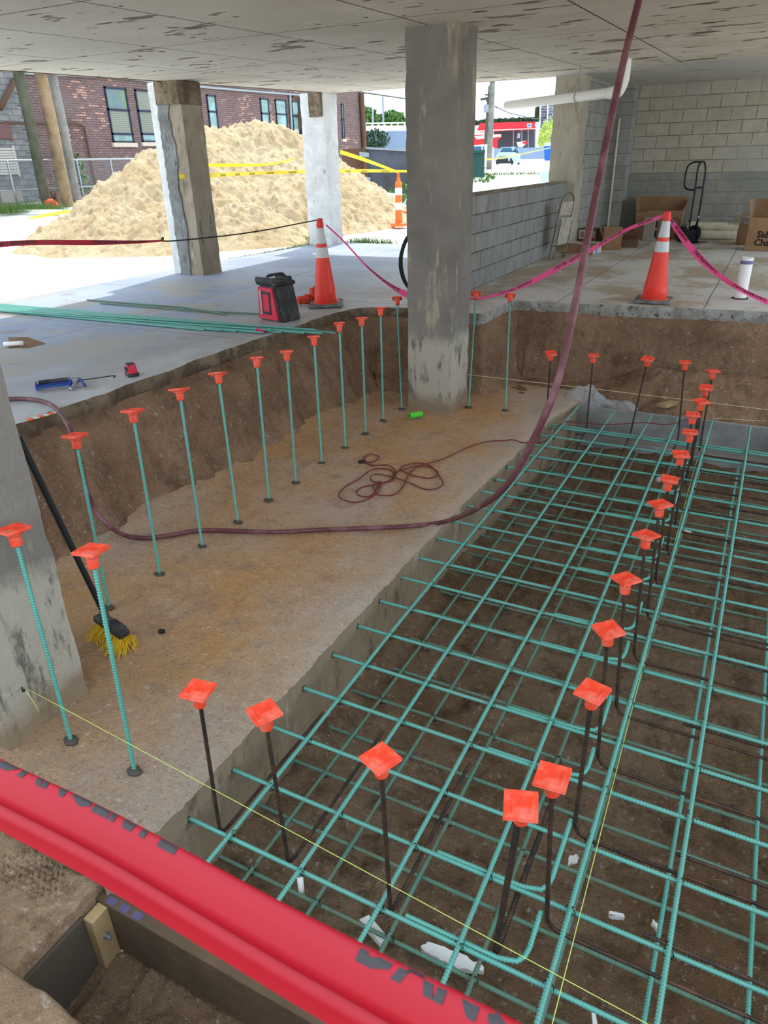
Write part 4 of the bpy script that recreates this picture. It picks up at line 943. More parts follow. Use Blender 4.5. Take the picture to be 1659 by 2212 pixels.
# ================================================================== THINGS ON THE SLAB (LEFT)
p = atz(606, 690, 0)
t = thing('tool_case', 'red and black jobsite power unit standing on the slab beside the green bars', 'tool case', tuple(p), 1.28); t.scale = (.82, 1.4, 1.1)
def wedge(b, x0, x1, prof, bev=.006):
    a = [b.verts.new((x0, y, z)) for y, z in prof]; c = [b.verts.new((x1, y, z)) for y, z in prof]; n = len(prof)
    b.faces.new(a[::-1]); b.faces.new(c)
    for k in range(n): b.faces.new([a[k], a[(k+1) % n], c[(k+1) % n], c[k]])
    bmesh.ops.bevel(b, geom=b.edges[:], offset=bev, segments=2, affect='EDGES')
# side (facing -x) is red with a recessed window; front (facing -y) is black
b = bmesh.new(); wedge(b, -.13, .17, [(-.125, 0), (.15, 0), (.135, .31), (-.06, .33)], .012); obj('body', b, 'tool_black', t)
b = bmesh.new(); wedge(b, -.148, -.125, [(-.085, .012), (.145, .012), (.128, .30), (-.035, .30)], .004); obj('side_panel', b, 'tool_red', t)
b = bmesh.new()
for (y0, y1, z0, z1) in ((.0, .10, .24, .262), (.0, .10, .06, .082)): box(b, -.158, -.14, y0, y1, z0, z1, .003)
box(b, -.158, -.14, -.012, .006, .06, .262, .003); obj('window_frame', b, 'tool_black', t)
b = bmesh.new(); box(b, -.165, -.15, .085, .105, .05, .27, .004); obj('light_bar', b, 'aluminium', t)
b = bmesh.new(); box(b, -.15, .18, -.085, .15, .315, .352, .012); box(b, -.16, -.10, -.06, .15, .33, .385, .012); box(b, .13, .18, -.05, .13, .33, .385, .012); obj('top_guard', b, 'tool_black', t)
tube('handle', catmull([(-.11, .03, .37), (-.09, .03, .40), (.13, .03, .40), (.15, .03, .37)], 5), .014, 'tool_black', t, step=.02)
b = bmesh.new()
for k in range(2):
    for j in range(4): box(b, -.06+.05*j, -.025+.05*j, -.1, -.085, .24-.05*k, .27-.05*k, .003)
bmesh.ops.rotate(b, verts=b.verts, cent=(0, 0, 0), matrix=Matrix.Rotation(-.19, 3, 'X')); bmesh.ops.translate(b, verts=b.verts, vec=(0, -.025, -.02)); obj('vents', b, 'rubber_black', t)
# crumpled orange bag beside the left cone
b = bmesh.new(); q = atz(680, 655, 0)
blob(b, (q[0]-.03, q[1]+.09, .085), .10, (.9, .9, .95), 3, .35, 5); blob(b, (q[0]-.09, q[1]-.02, .05), .07, (1, .8, .7), 3, .5, 6); blob(b, (q[0]-.13, q[1]-.08, .045), .05, (1, .8, .9), 3, .6, 8)
for v in b.verts: v.co.z = max(v.co.z, .002); v.co += Vector((0, 0, .02*(float(vn(v.co.x*60, v.co.y*60, 4))-.5)))
tag(obj('bag', b, 'bag_orange', smooth=True), 'crumpled orange bag lying behind the left traffic cone', 'bag')
# pink knotted ribbon scrap
b = bmesh.new(); q = atz(560, 719, 0)
for k, (dx, dy) in enumerate(((-.05, .03), (-.02, .01), (.02, -.01), (.045, -.02))): blob(b, (q[0]+dx, q[1]+dy, .02), .024, (1.1, .9, .8), 2, .8, k+20)
tag(obj('ribbon_scrap', b, 'tape_pink'), 'small crumpled pink tape scrap on the slab below the green bars', 'tape scrap')
# line laser
q = atz(286, 812, 0); t = thing('line_laser', 'small red and black line laser standing on the slab edge', 'laser level', tuple(q), -.5)
b = bmesh.new(); wedge(b, -.045, .045, [(-.04, .018), (.04, .018), (.028, .095), (-.026, .095)], .006); obj('body', b, 'tool_red', t)
b = bmesh.new(); box(b, -.048, .048, -.044, .044, .008, .03, .004); box(b, -.03, .03, -.03, .03, .09, .102, .004); box(b, -.02, .02, -.046, -.03, .04, .075, .004)
for sx in (-1, 1):
    for sy in (-1, 1): cyl(b, (sx*.036, sy*.034, 0), (sx*.036, sy*.034, .01), .008, 8)
obj('base', b, 'tool_black', t)
# caulking gun
a = atz(78, 838, .02); c = atz(250, 818, .02); ang = math.atan2(c[1]-a[1], c[0]-a[0]); L = float(np.linalg.norm((c-a)[:2]))
t = thing('caulking_gun', 'blue and silver caulking gun lying on the slab near the big column', 'caulking gun', (a[0], a[1], .0), ang)
k = L/.62
b = bmesh.new(); box(b, .0, .012, -.04, .04, .005, .06, .004); box(b, .255*k, .275*k, -.04, .04, .005, .065, .004); box(b, 0, .27*k, -.042, -.03, .02, .036, .002); box(b, 0, .27*k, .03, .042, .02, .036, .002); obj('cradle', b, 'tool_blue', t)
b = bmesh.new(); cyl(b, (.02, .034, .05), (.25*k, .034, .05), .014, 8); obj('cradle_rail', b, 'tool_black', t)
tube('plunger_rod', catmull([(.26*k, 0, .04), (.45*k, 0, .04), (.59*k, 0, .045), (.62*k, -.012, .045), (.618*k, -.04, .045), (.60*k, -.045, .045)], 6), .0045, 'tool_black', t, step=.01)
b = bmesh.new(); box(b, .27*k, .34*k, -.015, .015, .02, .07, .008)
obj('trigger_body', b, 'aluminium', t)
tube('handle', catmull([(.33*k, 0, .045), (.30*k, -.05, .03), (.28*k, -.10, .018), (.26*k, -.13, .015)], 5), .013, 'aluminium', t, step=.01)
tube('trigger', catmull([(.34*k, 0, .05), (.36*k, -.05, .035), (.375*k, -.10, .02)], 5), .011, 'tool_blue', t, step=.01)
# orange/white tape strip along the slab edge
a, c = atz(66, 906, .006), atz(112, 893, .006)
dvec = (c-a)/np.linalg.norm(c-a)
st2 = thing('warning_strip', 'short orange and white warning strip lying on the slab edge behind the near column', 'tape', tuple(a))
for k in range(6):
    b = bmesh.new(); L_ = float(np.linalg.norm(c-a))*1.4/6
    box(b, -L_*.5, L_*.5, -.022, .022, 0, .004)
    o = obj('stripe', b, 'kerb_orange' if k % 2 == 0 else 'label_white', st2, tuple(dvec*(k*L_))); o.rotation_euler = (0, 0, math.atan2(dvec[1], dvec[0]))
# floor recess with a pipe at far left
q = atz(40, 748, 0)
b = bmesh.new()
r0 = np.array([atz(18, 728, .002), atz(60, 728, .002), atz(100, 742, .002), atz(60, 752, .002), atz(18, 752, .002)])
b.faces.new([b.verts.new(tuple(x)) for x in r0][::-1]); tag(obj('floor_patch', b, 'sand_bank', kind_ := None) if False else obj('floor_patch', b, 'sand_bank'), 'dirt-filled chase cut in the slab at the left edge', 'floor patch')
tag(tube('pipe_offcut', [tuple(atz(8, 744, .025)), tuple(atz(50, 741, .025))], .022, 'pvc_white', step=.05, sides=10), 'white pipe offcut lying in the dirt chase at the left edge', 'pipe')
# black hose coil standing behind the centre column
q = atz(886, 640, 0); cc = thing('hose_coil', 'black hose coil leaning behind the left side of the centre column', 'hose', (q[0]+.13, q[1]+.1, .38), .5)
P_ = []
for k in range(220):
    a_ = k*2*PI/40; P_.append((.27*math.cos(a_)*(1+.05*math.sin(k*.13)), -.05+.1*k/220+.02*math.sin(k*.3), .365*math.sin(a_)*(1+.04*math.sin(k*.21))))
tube('coil', P_, .013, 'rubber_black', cc, step=.03, sides=7)
# string spool, broom, knob on the ledge
q = atz(886, 898, -.758); q2 = atz(911, 894, -.758)
t = thing('string_spool', 'bright green string spool lying on the ledge left of the centre column', 'spool', tuple(q))
d_ = Vector(q2-q); 
b = bmesh.new(); cyl(b, (0, 0, 0), d_*1.0, .030, 20, .027); cyl(b, -d_*.03, d_*.02, .033, 20); obj('thread', b, 'spool_green', t)
b = bmesh.new(); cyl(b, -d_*.06, d_*1.08, .012, 12); obj('core', b, 'tool_black', t)
hb = atz(225, 1325, -.66); ht = atx(40, 945, -2.95)
br = thing('push_broom', 'push broom with black handle and yellow bristles leaning behind the near column', 'broom', tuple(hb))
tube('handle', [(0, 0, 0), tuple(np.array(ht)-hb)], .0155, 'rubber_black', br, step=.05, sides=10)
e1, e2 = atz(212, 1332, -.67)-hb, atz(270, 1372, -.69)-hb
ax = Vector(e2-e1); Lh = ax.length; m = Matrix.Translation(Vector((e1+e2)/2)) @ ax.to_track_quat('X', 'Z').to_matrix().to_4x4()
b = bmesh.new(); box(b, -Lh/2, Lh/2, -.032, .032, -.018, .022, .01, mtx=None, seg=2)
for k in range(9): box(b, -.03+k*.012+.02, -.026+k*.012+.02, -.034, .034, .018, .025)
bmesh.ops.transform(b, matrix=m, verts=b.verts); obj('head', b, 'tool_black', br)
b = bmesh.new(); cyl(b, tuple(m @ Vector((-.02, 0, .0))), tuple(m @ Vector((-.055, .0, .07))), .022, 10, .018); obj('socket', b, 'tool_black', br)
b = bmesh.new(); rr = random.Random(5)
for k in range(520):
    x = rr.uniform(-Lh/2+.01, Lh/2-.01); y = rr.uniform(-.026, .026)
    fl = 1+abs(y)*6; p0 = m @ Vector((x, y, -.016)); p1 = m @ Vector((x*1.12+rr.uniform(-.012, .012), y*2.0+rr.uniform(-.02, .02), -.05))
    p2 = m @ Vector((x*1.3+rr.uniform(-.03, .03), y*2.6+rr.uniform(-.035, .035)-.01, -.085-rr.uniform(0, .03))); p2.z = max(p2.z, -.8-hb[2]+.002)
    s_ = .0013; r1 = [b.verts.new(p+Vector(o_)) for p in (p0, p1, p2) for o_ in ((s_, 0, 0), (-s_*.5, s_, 0), (-s_*.5, -s_, 0))]
    for i0 in (0, 3):
        for j in range(3): b.faces.new([r1[i0+j], r1[i0+(j+1) % 3], r1[i0+3+(j+1) % 3], r1[i0+3+j]])
o = obj('bristles', b, 'bristle_yellow', br); o['kind'] = 'stuff'
q = atz(348, 1366, -.785); b = bmesh.new(); cyl(b, tuple(q+np.array([-.012, 0, .004])), tuple(q+np.array([.014, .008, .006])), .013, 12)
tag(obj('pipe_plug', b, 'rubber_black'), 'small dark round plug lying on the sandy ledge', 'plug')

# ================================================================== PIT LITTER
def slabby(name, label, cat, pxs, z, th, mat, jag=0):
    b = bmesh.new(); P = [atz(x, y, z) for x, y in pxs]; Q = []
    for a_, c_ in zip(P, P[1:]+P[:1]):
        n = 6 if jag else 1
        for k in range(n):
            q_ = a_+(c_-a_)*k/n; Q.append(q_+np.array([random.uniform(-jag, jag), random.uniform(-jag, jag), 0]))
    lo = [b.verts.new(tuple(q_-np.array([0, 0, th]))) for q_ in Q]; hi = [b.verts.new(tuple(q_)) for q_ in Q]; n = len(Q)
    b.faces.new(hi); b.faces.new(lo[::-1])
    for k in range(n): b.faces.new([lo[k], lo[(k+1) % n], hi[(k+1) % n], hi[k]])
    bmesh.ops.recalc_face_normals(b, faces=b.faces); return tag(obj(name, b, mat), label, cat)
slabby('foam_board', 'white rectangular foam board scrap in the pit beside the near tape', 'foam scrap', [(797, 1976), (838, 2024), (822, 2038), (776, 1986)], -1.29, .03, 'foam_white')
slabby('foam_board', 'long jagged white foam scrap under the bars near the bottom', 'foam scrap', [(925, 2031), (1000, 2062), (1044, 2087), (1042, 2098), (992, 2092), (935, 2066), (910, 2046)], -1.30, .025, 'foam_white', .006)
slabby('foam_scrap', 'small white foam stick in the pit right of the string', 'foam scrap', [(1316, 1968), (1348, 1972), (1350, 1982), (1317, 1977)], -1.31, .02, 'foam_white', .004)
slabby('foam_scrap', 'small white foam chip beside the second lower bar on the right', 'foam scrap', [(1411, 1986), (1426, 2002), (1424, 2010), (1409, 1994)], -1.31, .02, 'foam_white', .003)
slabby('foam_scrap', 'grey-white torn scrap beside the hooked bars', 'foam scrap', [(1232, 1848), (1250, 1846), (1246, 1862), (1226, 1869)], -1.31, .012, 'foam_white', .005)
slabby('foam_scrap', 'small white scrap near the first rows of bars by the ledge', 'foam scrap', [(640, 1660), (660, 1655), (661, 1665), (645, 1667)], -1.31, .01, 'foam_white', .002)
slabby('foam_scrap', 'small white scrap right of the black row in mid pit', 'foam scrap', [(1478, 1144), (1487, 1143), (1495, 1150), (1483, 1151)], -1.29, .01, 'foam_white', .002)
slabby('foam_scrap', 'white strip standing in the pit at the bottom edge', 'foam scrap', [(1278, 2180), (1285, 2180), (1291, 2214), (1281, 2214)], -1.29, .02, 'foam_white', 0)
slabby('foam_scrap', 'small white chip in the dirt near the timber stub', 'foam scrap', [(258, 2050), (270, 2038), (272, 2044), (262, 2054)], -1.12, .01, 'foam_white', 0)
tag(tube('plastic_pipe', [tuple(atz(648, 1896, -1.18)), tuple(atz(652, 1935, -1.27))], .013, 'pvc_white', step=.05, sides=10), 'short white plastic pipe stuck in the dirt under the near bars', 'pipe')
tag(tube('twine', catmull([tuple(atz(x, y, z)) for x, y, z in ((467, 2120, -1.10), (472, 2150, -1.12), (490, 2165, -1.12), (500, 2158, -1.11), (520, 2170, -1.12), (535, 2178, -1.11))], 6), .006, 'cordage_yellow', step=.01, sides=6), 'short yellow frayed twine lying in the near dirt', 'twine')
tag(tube('pipe_sleeve', [tuple(aty(1422, 1036, 6.35)), tuple(aty(1436, 1034, 6.45))], .026, 'van_white', step=.05, sides=14), 'pale plastic pipe end behind an orange cap in the black row', 'pipe')
def sheet(label, pts, h, seed):
    b = bmesh.new(); n, m_ = 26, 14; P0, P1 = [np.array(p) for p in pts]
    V = []
    for i in range(n):
        for j in range(m_):
            u, w = i/(n-1), j/(m_-1); q = P0+(P1-P0)*u
            hh = h*math.sin(PI*min(max(u, .03), .97))**.6*(.6+.7*float(vn(u*5, seed, seed)))
            y = q[1]+.16*(w-.5); z = q[2]+hh*math.sin(PI*w)**.8+.05*(float(vn(u*14, w*9, seed))-.5)
            V.append((q[0]+.03*(float(vn(u*9, w*9, seed+3))-.5), y+.07*(float(vn(u*12, w*6, seed+9))-.5), z))
    return tag(obj('plastic_sheet', gridmesh('plastic_sheet', V, n, m_), 'plastic_sheet'), label, 'plastic sheet')
sheet('crumpled clear plastic sheet against the left end of the far form board', (aty(1210, 868, 7.25), aty(1310, 874, 7.25)), .17, 3)
sheet('crumpled clear plastic sheet beside the pale timber offcut', (aty(1270, 876, 7.22), aty(1376, 890, 7.22)), .11, 8)

# ================================================================== THINGS ON THE SLAB (RIGHT)
q = atz(1598, 645, 0); t = thing('pipe_stub', 'white pipe stub with a purple ring rising from the slab on the right', 'pipe', tuple(q))
b = bmesh.new(); lathe(b, [(.063, -.02), (.063, .43), (.055, .43), (.055, .2), (0, .2)], 24); obj('pipe', b, 'pvc_white', t, smooth=False)
b = bmesh.new(); lathe(b, [(.0645, .365), (.0645, .40)], 24); obj('ring_mark', b, 'pvc_ring', t)
b = bmesh.new(); lathe(b, [(.085, 0), (.083, .012), (.062, .014)], 20); obj('grout_ring', b, 'grout', t)
# overhead drain pipe with elbow
e = atz(1340, 198, 2.17); f_ = atz(1095, 228, 2.19); up = np.array([e[0]+.02, e[1]+.02, ceilz(e[1])-.002])
pd = thing('drain_pipe', 'white plastic drain pipe with an elbow hung under the ceiling', 'pipe')
dr = (f_-e)/np.linalg.norm(f_-e)
tube('pipe', [tuple(e+dr*.12), tuple(f_)], .062, 'pvc_white', pd, step=.2, sides=20)
tube('elbow', catmull([tuple(e+dr*.2), tuple(e+dr*.06), tuple(e+np.array([-.01, 0, .03])*1.0), tuple(e+np.array([.02, .02, .14])), tuple(up)], 8), .071, 'pvc_white', pd, step=.03, sides=20)
h_ = atz(1187, 208, 2.18); tt_ = (h_-e)@dr; h_ = e+dr*tt_; nd = np.cross(dr, [0, 0, 1]); nd /= np.linalg.norm(nd)
hg = thing('pipe_hanger', 'wire hanger loop holding up the white drain pipe', 'hanger', tuple(h_))
tube('loop', catmull([tuple(nd*.07*math.cos(a)+np.array([0, 0, .07*math.sin(a)])) for a in np.linspace(PI*.75, PI*2.25, 12)]+[(0, 0, .19)]+[tuple(nd*.07*math.cos(PI*.75)+np.array([0, 0, .07*math.sin(PI*.75)]))], 4), .005, 'galvanised', hg, step=.02, sides=6)
tube('rod', [(0, 0, .185), (0, 0, ceilz(h_[1])-h_[2]+.01)], .004, 'galvanised', hg, step=.1, sides=6)
tag(tube('conduit', [(-2.93, 15.2, 0), (-2.93, 15.2, 2.05)], .02, 'pvc_cream', step=.2, sides=10), 'thin cream pipe standing upright in the back left corner', 'pipe')
# folding chair leaning on the low wall
q = atz(1185, 556, 0); t = thing('folding_chair', 'paint-spattered folded metal chair leaning against the low block wall', 'chair', (-3.02, q[1]-.1, 0), PI/2)
t.rotation_euler = (0, 0, PI/2-.3)
# local: x along wall, y away from wall (towards -X world => use tilt), z up
lean = Matrix.Rotation(math.radians(9), 4, 'X')
def tl(pts): return [tuple(lean @ Vector(p)) for p in pts]
tube('back_frame', catmull(tl([(-.19, .0, .0), (-.19, 0, .45), (-.18, 0, .80), (-.13, 0, .92), (0, 0, .96), (.13, 0, .92), (.18, 0, .80), (.19, 0, .45), (.19, 0, 0)]), 5), .012, 'chair_metal', t, step=.02)
tube('rear_frame', catmull(tl([(-.16, -.06, .02), (-.16, -.05, .55), (-.15, -.04, .60), (.15, -.04, .60), (.16, -.05, .55), (.16, -.06, .02)]), 4), .011, 'chair_metal', t, step=.02)
b = bmesh.new(); box(b, -.165, .165, -.012, .012, .64, .84, .01, mtx=lean); obj('backrest', b, 'chair_paint', t)
b = bmesh.new(); box(b, -.175, .175, -.055, -.03, .22, .62, .012, mtx=lean); obj('seat', b, 'chair_paint', t)
b = bmesh.new(); cyl(b, lean @ Vector((-.19, 0, .2)), lean @ Vector((.19, 0, .2)), .009, 8); cyl(b, lean @ Vector((-.16, -.055, .12)), lean @ Vector((.16, -.055, .12)), .008, 8); obj('rungs', b, 'chair_metal', t)
# cardboard boxes
def carton(label, loc, rz, w, d, h, open_=False, flat=False, mat='cardboard', flaps=(1, 1, 1, 1), fl=.16):
    t = thing('cardboard_box', label, 'box', loc, rz, 'cardboard boxes along the back wall')
    b = bmesh.new(); th = .006
    if open_:
        box(b, -w/2, w/2, -d/2, -d/2+th, 0, h); box(b, -w/2, w/2, d/2-th, d/2, 0, h); box(b, -w/2, -w/2+th, -d/2, d/2, 0, h); box(b, w/2-th, w/2, -d/2, d/2, 0, h); box(b, -w/2, w/2, -d/2, d/2, 0, th)
    else: box(b, -w/2, w/2, -d/2, d/2, 0, h, .003)
    obj('body', b, mat, t)
    if open_:
        for k, (on, ang) in enumerate(zip(flaps, (-.5, .35, .5, -.4))):
            if not on: continue
            b = bmesh.new()
            if k < 2:
                sy = -1 if k == 0 else 1; box(b, -w/2, w/2, -th/2, th/2, 0, fl, mtx=Matrix.Translation((0, sy*(d/2-th/2), h)) @ Matrix.Rotation(-sy*on if isinstance(on, float) else -sy*.45, 4, 'X'))
            else:
                sx = -1 if k == 2 else 1; box(b, -th/2, th/2, -d/2, d/2, 0, fl, mtx=Matrix.Translation((sx*(w/2-th/2), 0, h)) @ Matrix.Rotation(sx*on if isinstance(on, float) else sx*.5, 4, 'Y'))
            obj('flap', b, mat, t)
    return t
def front_text(t, txt, h, x, y, z, mat='ink_black', name='lettering'):
    tb, tw = text_strip(txt, h); bmesh.ops.transform(tb, matrix=Matrix.Translation((x, y, z)) @ Matrix.Rotation(PI/2, 4, 'X'), verts=tb.verts)
    return obj(name, tb, mat, t)
q0, q1 = atz(1222, 541, 0), atz(1292, 546, 0)
c_ = carton('long low cardboard box with blue tape beside the pier', (-2.86, 12.62, 0), -.12, .62, .42, .14)
b = bmesh.new(); box(b, .311, .313, -.21, .21, .003, .137); obj('pale_end', b, 'cardboard_pale', c_)
b = bmesh.new(); box(b, .313, .315, -.09, -.03, -.0, .135); obj('tape_strip', b, 'tape_blue', c_)
b = bmesh.new(); box(b, -.29, .12, -.1, .2, .0, .006, mtx=Matrix.Translation((0, 0, .142)) @ Matrix.Rotation(.05, 4, 'Y')); box(b, .0, .36, .0, .26, 0, .006, mtx=Matrix.Translation((0, 0, .15))); obj('flap', b, 'cardboard_pale', c_)
c_ = carton('brown cardboard box with a white shipping label behind the long low box', (-2.86, 13.35, 0), -.25, .36, .3, .32, mat='cardboard_dark')
b = bmesh.new(); box(b, -.13, .03, -.153, -.151, .16, .30); obj('shipping_label', b, 'label_white', c_)
b = bmesh.new()
for k in range(4): box(b, -.11+.02*k, -.10+.02*k, -.1545, -.1535, .18, .28)
obj('barcode', b, 'ink_black', c_)
b = bmesh.new(); box(b, .06, .17, -.153, -.151, .14, .29); obj('sticker', b, 'block_grey', c_); b = bmesh.new(); box(b, .065, .165, -.155, -.153, .145, .18); obj('sticker_band', b, 'label_red', c_)
carton('small open cardboard box with raised flaps behind the red hose', (-2.44, 13.2, 0), .2, .3, .26, .2, True)
c_ = carton('small open cardboard box right of the red hose', (-2.25, 13.7, 0), .1, .3, .3, .13, True, flaps=(.9, .9, 0, .3), mat='cardboard_dark')
c_ = carton('big opened cardboard box standing against the back wall with a portrait print', (-2.0, 15.28, 0), 0, .82, .42, .50, True, flaps=(0, .02, .15, .5), fl=.22)
front_text(c_, '1-800-222-1222', .022, -.38, -.2125, .47)
b = bmesh.new()
hd = [(.22, .02), (.40, .02), (.40, .12), (.36, .15), (.37, .22), (.40, .3), (.36, .37), (.29, .38), (.25, .34), (.25, .26), (.28, .2), (.25, .14), (.2, .09)]
for i_ in range(len(hd)):
    x0_, z0_ = hd[i_]; x1_, z1_ = hd[(i_+1) % len(hd)]; cyl(b, (x0_, -.2125, z0_), (x1_, -.2125, z1_), .004, 5)
for (x0_, z0_, x1_, z1_) in ((.27, .31, .30, .31), (.33, .31, .37, .31), (.31, .29, .315, .26), (.29, .235, .35, .235), (.26, .34, .38, .345), (.3, .14, .34, .06)): cyl(b, (x0_, -.2125, z0_), (x1_, -.2125, z1_), .0035, 5)
obj('portrait_print', b, 'ink_black', c_)
t = tag(obj('concrete_block', bxm(-.1, .1, -.1, .1, 0, .4064, .004), 'block_grey', None, (-2.06, 14.72, 0)), 'grey concrete block standing on end against the big cardboard box', 'concrete block'); t.rotation_euler = (-.04, 0, -.15)
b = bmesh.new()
for z in (.06, .22): box(b, .1, .103, -.07, .07, z, z+.13)  # flat black plates stand in for the shade inside the block's cells
obj('cell_shadow', b, 'ink_black', t)['label'] = 'black plates painted in as shade of the hollow cells'
q = atz(1612, 541, 0)
c_ = carton('large open cardboard box with bold black print at the right edge', (-.07, 13.75, 0), -.08, .62, .5, .50, True, flaps=(0, .15, .2, .4), fl=.26)
front_text(c_, 'Side', .105, -.16, -.253, .20); front_text(c_, 'Chair', .105, -.18, -.253, .08); 
c_ = carton('narrow pale cardboard box behind the large printed box', (-.42, 14.55, 0), .0, .3, .3, .33, True, flaps=(0, .1, .5, 0), mat='cardboard')
b = bmesh.new(); blob(b, (-.62, 14.75, .38), .17, (1.2, .7, .5), 3, .7, 3); tag(obj('plastic_bag', b, 'plastic_sheet', smooth=True), 'clear crumpled plastic bag hanging over the cream pipes', 'plastic bag')
# cream pipes along the back wall
for i, (y, z, x0, x1, lb) in enumerate(((15.42, .078, -1.5, -.4, 'back pipe on the floor'), (15.22, .078, -1.52, -.62, 'front pipe on the floor'), (15.31, .215, -1.5, -.2, 'upper pipe of the stack'))):
    b = bmesh.new(); cyl(b, (x0, y, z), (x1, y, z), .077, 24); o = obj('plastic_pipe', b, 'pvc_cream', smooth=False); tag(o, 'long cream plastic pipe along the back wall, '+lb, 'pipe')
    b = bmesh.new(); cyl(b, (x0, y, z), (x0+.16, y, z), .085, 24); obj('bell_end', b, 'pvc_cream', o)
# hand truck
q = atz(1500, 517, 0); t = thing('hand_truck', 'dark hand truck with rubber wheels standing before the cream pipes', 'hand truck', (-1.33, 14.7, 0), 1.05)
for s in (-1, 1):
    tube('upright', catmull([(.11*s, 0, .03), (.11*s, 0, .9), (.11*s, .01, 1.18), (.06*s, .015, 1.29), (0, .015, 1.31)], 5), .014, 'frame_navy', t, step=.03)
    b = bmesh.new(); m = Matrix.Translation((.17*s, .08, .135)) @ Matrix.Rotation(PI/2, 4, 'Y'); lathe(b, [(.06, -.03), (.12, -.035), (.135, -.02), (.135, .02), (.12, .035), (.06, .03)], 24, m); w_ = obj('wheel', b, 'tyre', t, smooth=True)
    b = bmesh.new(); lathe(b, [(0, -.032), (.06, -.028), (.06, .028), (0, .032)], 16, m); obj('hub', b, 'hub_grey', w_)
    tube('wheel_brace', [(.11*s, 0, .42), (.15*s, .08, .14)], .008, 'frame_navy', t, step=.05)
b = bmesh.new(); cyl(b, (-.2, .08, .135), (.2, .08, .135), .01, 8); obj('axle', b, 'galvanised', t)
b = bmesh.new()
for z in (.14, .88): box(b, -.11, .11, -.01, .01, z, z+.035)
obj('cross_strap', b, 'frame_navy', t)
b = bmesh.new(); box(b, -.2, .2, -.22, .0, .0, .008); box(b, -.2, .2, -.006, .006, 0, .12); obj('toe_plate', b, 'frame_navy', t)
tube('loop_handle', catmull([(-.03, .01, 1.30), (-.05, .16, 1.30), (-.06, .26, 1.22), (-.06, .27, .98), (-.06, .22, .88), (-.07, .06, .86), (-.10, 0, .87)], 6), .014, 'frame_navy', t, step=.02)
b = bmesh.new(); box(b, .08, .12, -.018, -.014, .4, .43); obj('sticker', b, 'label_white', t)

# ================================================================== OUTSIDE: SAND PILE
RID = [aty(205, 425, 13.2), aty(262, 375, 13.6), aty(330, 332, 14.2), aty(400, 312, 14.8), aty(440, 288, 15.2), aty(490, 284, 15.8), aty(560, 266, 16.6), aty(610, 280, 17.0), aty(675, 318, 17.6), aty(730, 365, 18.0), aty(790, 432, 18.4)]
LOW = [aty(110, 492, 11.9), aty(160, 460, 12.3), aty(215, 440, 12.8)]
def pilez(x, y):
    z = np.full(x.shape, -1.0)
    def seg(P, sl, z):
        for a, c in zip(P, P[1:]):
            ax_, ay_, az_ = a; d = c-a; L2 = d[0]**2+d[1]**2
            t = np.clip(((x-ax_)*d[0]+(y-ay_)*d[1])/L2, 0, 1)
            r = np.hypot(x-ax_-t*d[0], y-ay_-t*d[1]); h = az_+t*d[2]-sl*(np.sqrt(r*r+.05)-.22)
            z = np.maximum(z, h)
        return z
    z = seg(RID, .70, z); z = seg(LOW, .85, z); z = seg([np.array(q) for q in ((-13.4, 11.0, .35), (-12.2, 11.3, .62), (-11.0, 11.9, .62), (-10.2, 13.2, .7))], .5, z)
    m = ss(-.2, .4, z)
    z = z+m*(.26*fbm(x*.9, y*.9, 3, 200)+.26*fbm(x*2.6, y*2.6, 3, 204)+.20*(rdg(x*3.6, y*3.6, 3, 208)-.45)+.30*np.maximum(fbm(x*9, y*9, 3, 212), -.02))
    return z-.02
xs = np.arange(-21, -6, .034); yy = np.arange(8.5, 24, .034); gx, gy = np.meshgrid(xs, yy)
o = tag(obj('sand_pile', gridmesh('sand_pile', np.stack([gx, gy, pilez(gx, gy)], -1).reshape(-1, 3), len(yy), len(xs)), 'pile_sand'), 'big sunlit heap of pale sand outside between the columns', 'sand pile'); o['kind'] = 'stuff'
def leafcloud(name, label, cat, c, r, n, size, mat, seed=0, kind='stuff', parent=None, flat=1.0):
    rs = np.random.RandomState(seed); V = []; F = []
    for k in range(n):
        d = rs.normal(size=3); d /= np.linalg.norm(d); p = np.array(c)+d*np.array(r)*rs.uniform(.35, 1)**.6
        u = rs.normal(size=3); u /= np.linalg.norm(u); w = np.cross(u, rs.normal(size=3)); w /= np.linalg.norm(w); s_ = size*rs.uniform(.5, 1.3)
        i = len(V); V += [p-u*s_, p+w*s_*.45, p+u*s_, p-w*s_*.45]; F.append((i, i+1, i+2, i+3))
    me = bpy.data.meshes.new(name); me.from_pydata([tuple(v) for v in V], [], F); o = obj(name, me, mat, parent)
    return o if parent else tag(o, label, cat, None, kind)
# grass along the slab joint
rs = np.random.RandomState(2); V = []; F = []
def blades(x, y, z, n, sp, h):
    for k in range(n):
        px, py = x+rs.normal()*sp, y+rs.normal()*sp; a = rs.uniform(0, 6.28); hh = h*rs.uniform(.4, 1.2); dx, dy = math.cos(a), math.sin(a); i = len(V)
        V.extend([(px-dy*.006, py+dx*.006, z), (px+dy*.006, py-dx*.006, z), (px+dx*hh*.5, py+dy*hh*.5, z+hh)]); F.append((i, i+1, i+2))
for k in range(150):
    y = 9.3+4.0*(k/150)**.6; blades(-8.36+.03*rs.normal()+max(0, y-9.8)*.07, y, -.05, 26, .07, .05+.05*(k/150))
for (x, y) in ((-7.55, 13.1), (-7.2, 13.25), (-6.9, 13.35), (-8.6, 13.4), (-8.9, 13.6), (-7.5, 13.5)): blades(x, y, -.05, 160, .13, .16)
me = bpy.data.meshes.new('grass'); me.from_pydata(V, [], F); tag(obj('grass', me, 'grass_blade'), 'green weeds growing along the outer edge of the slab', 'grass', None, 'stuff')

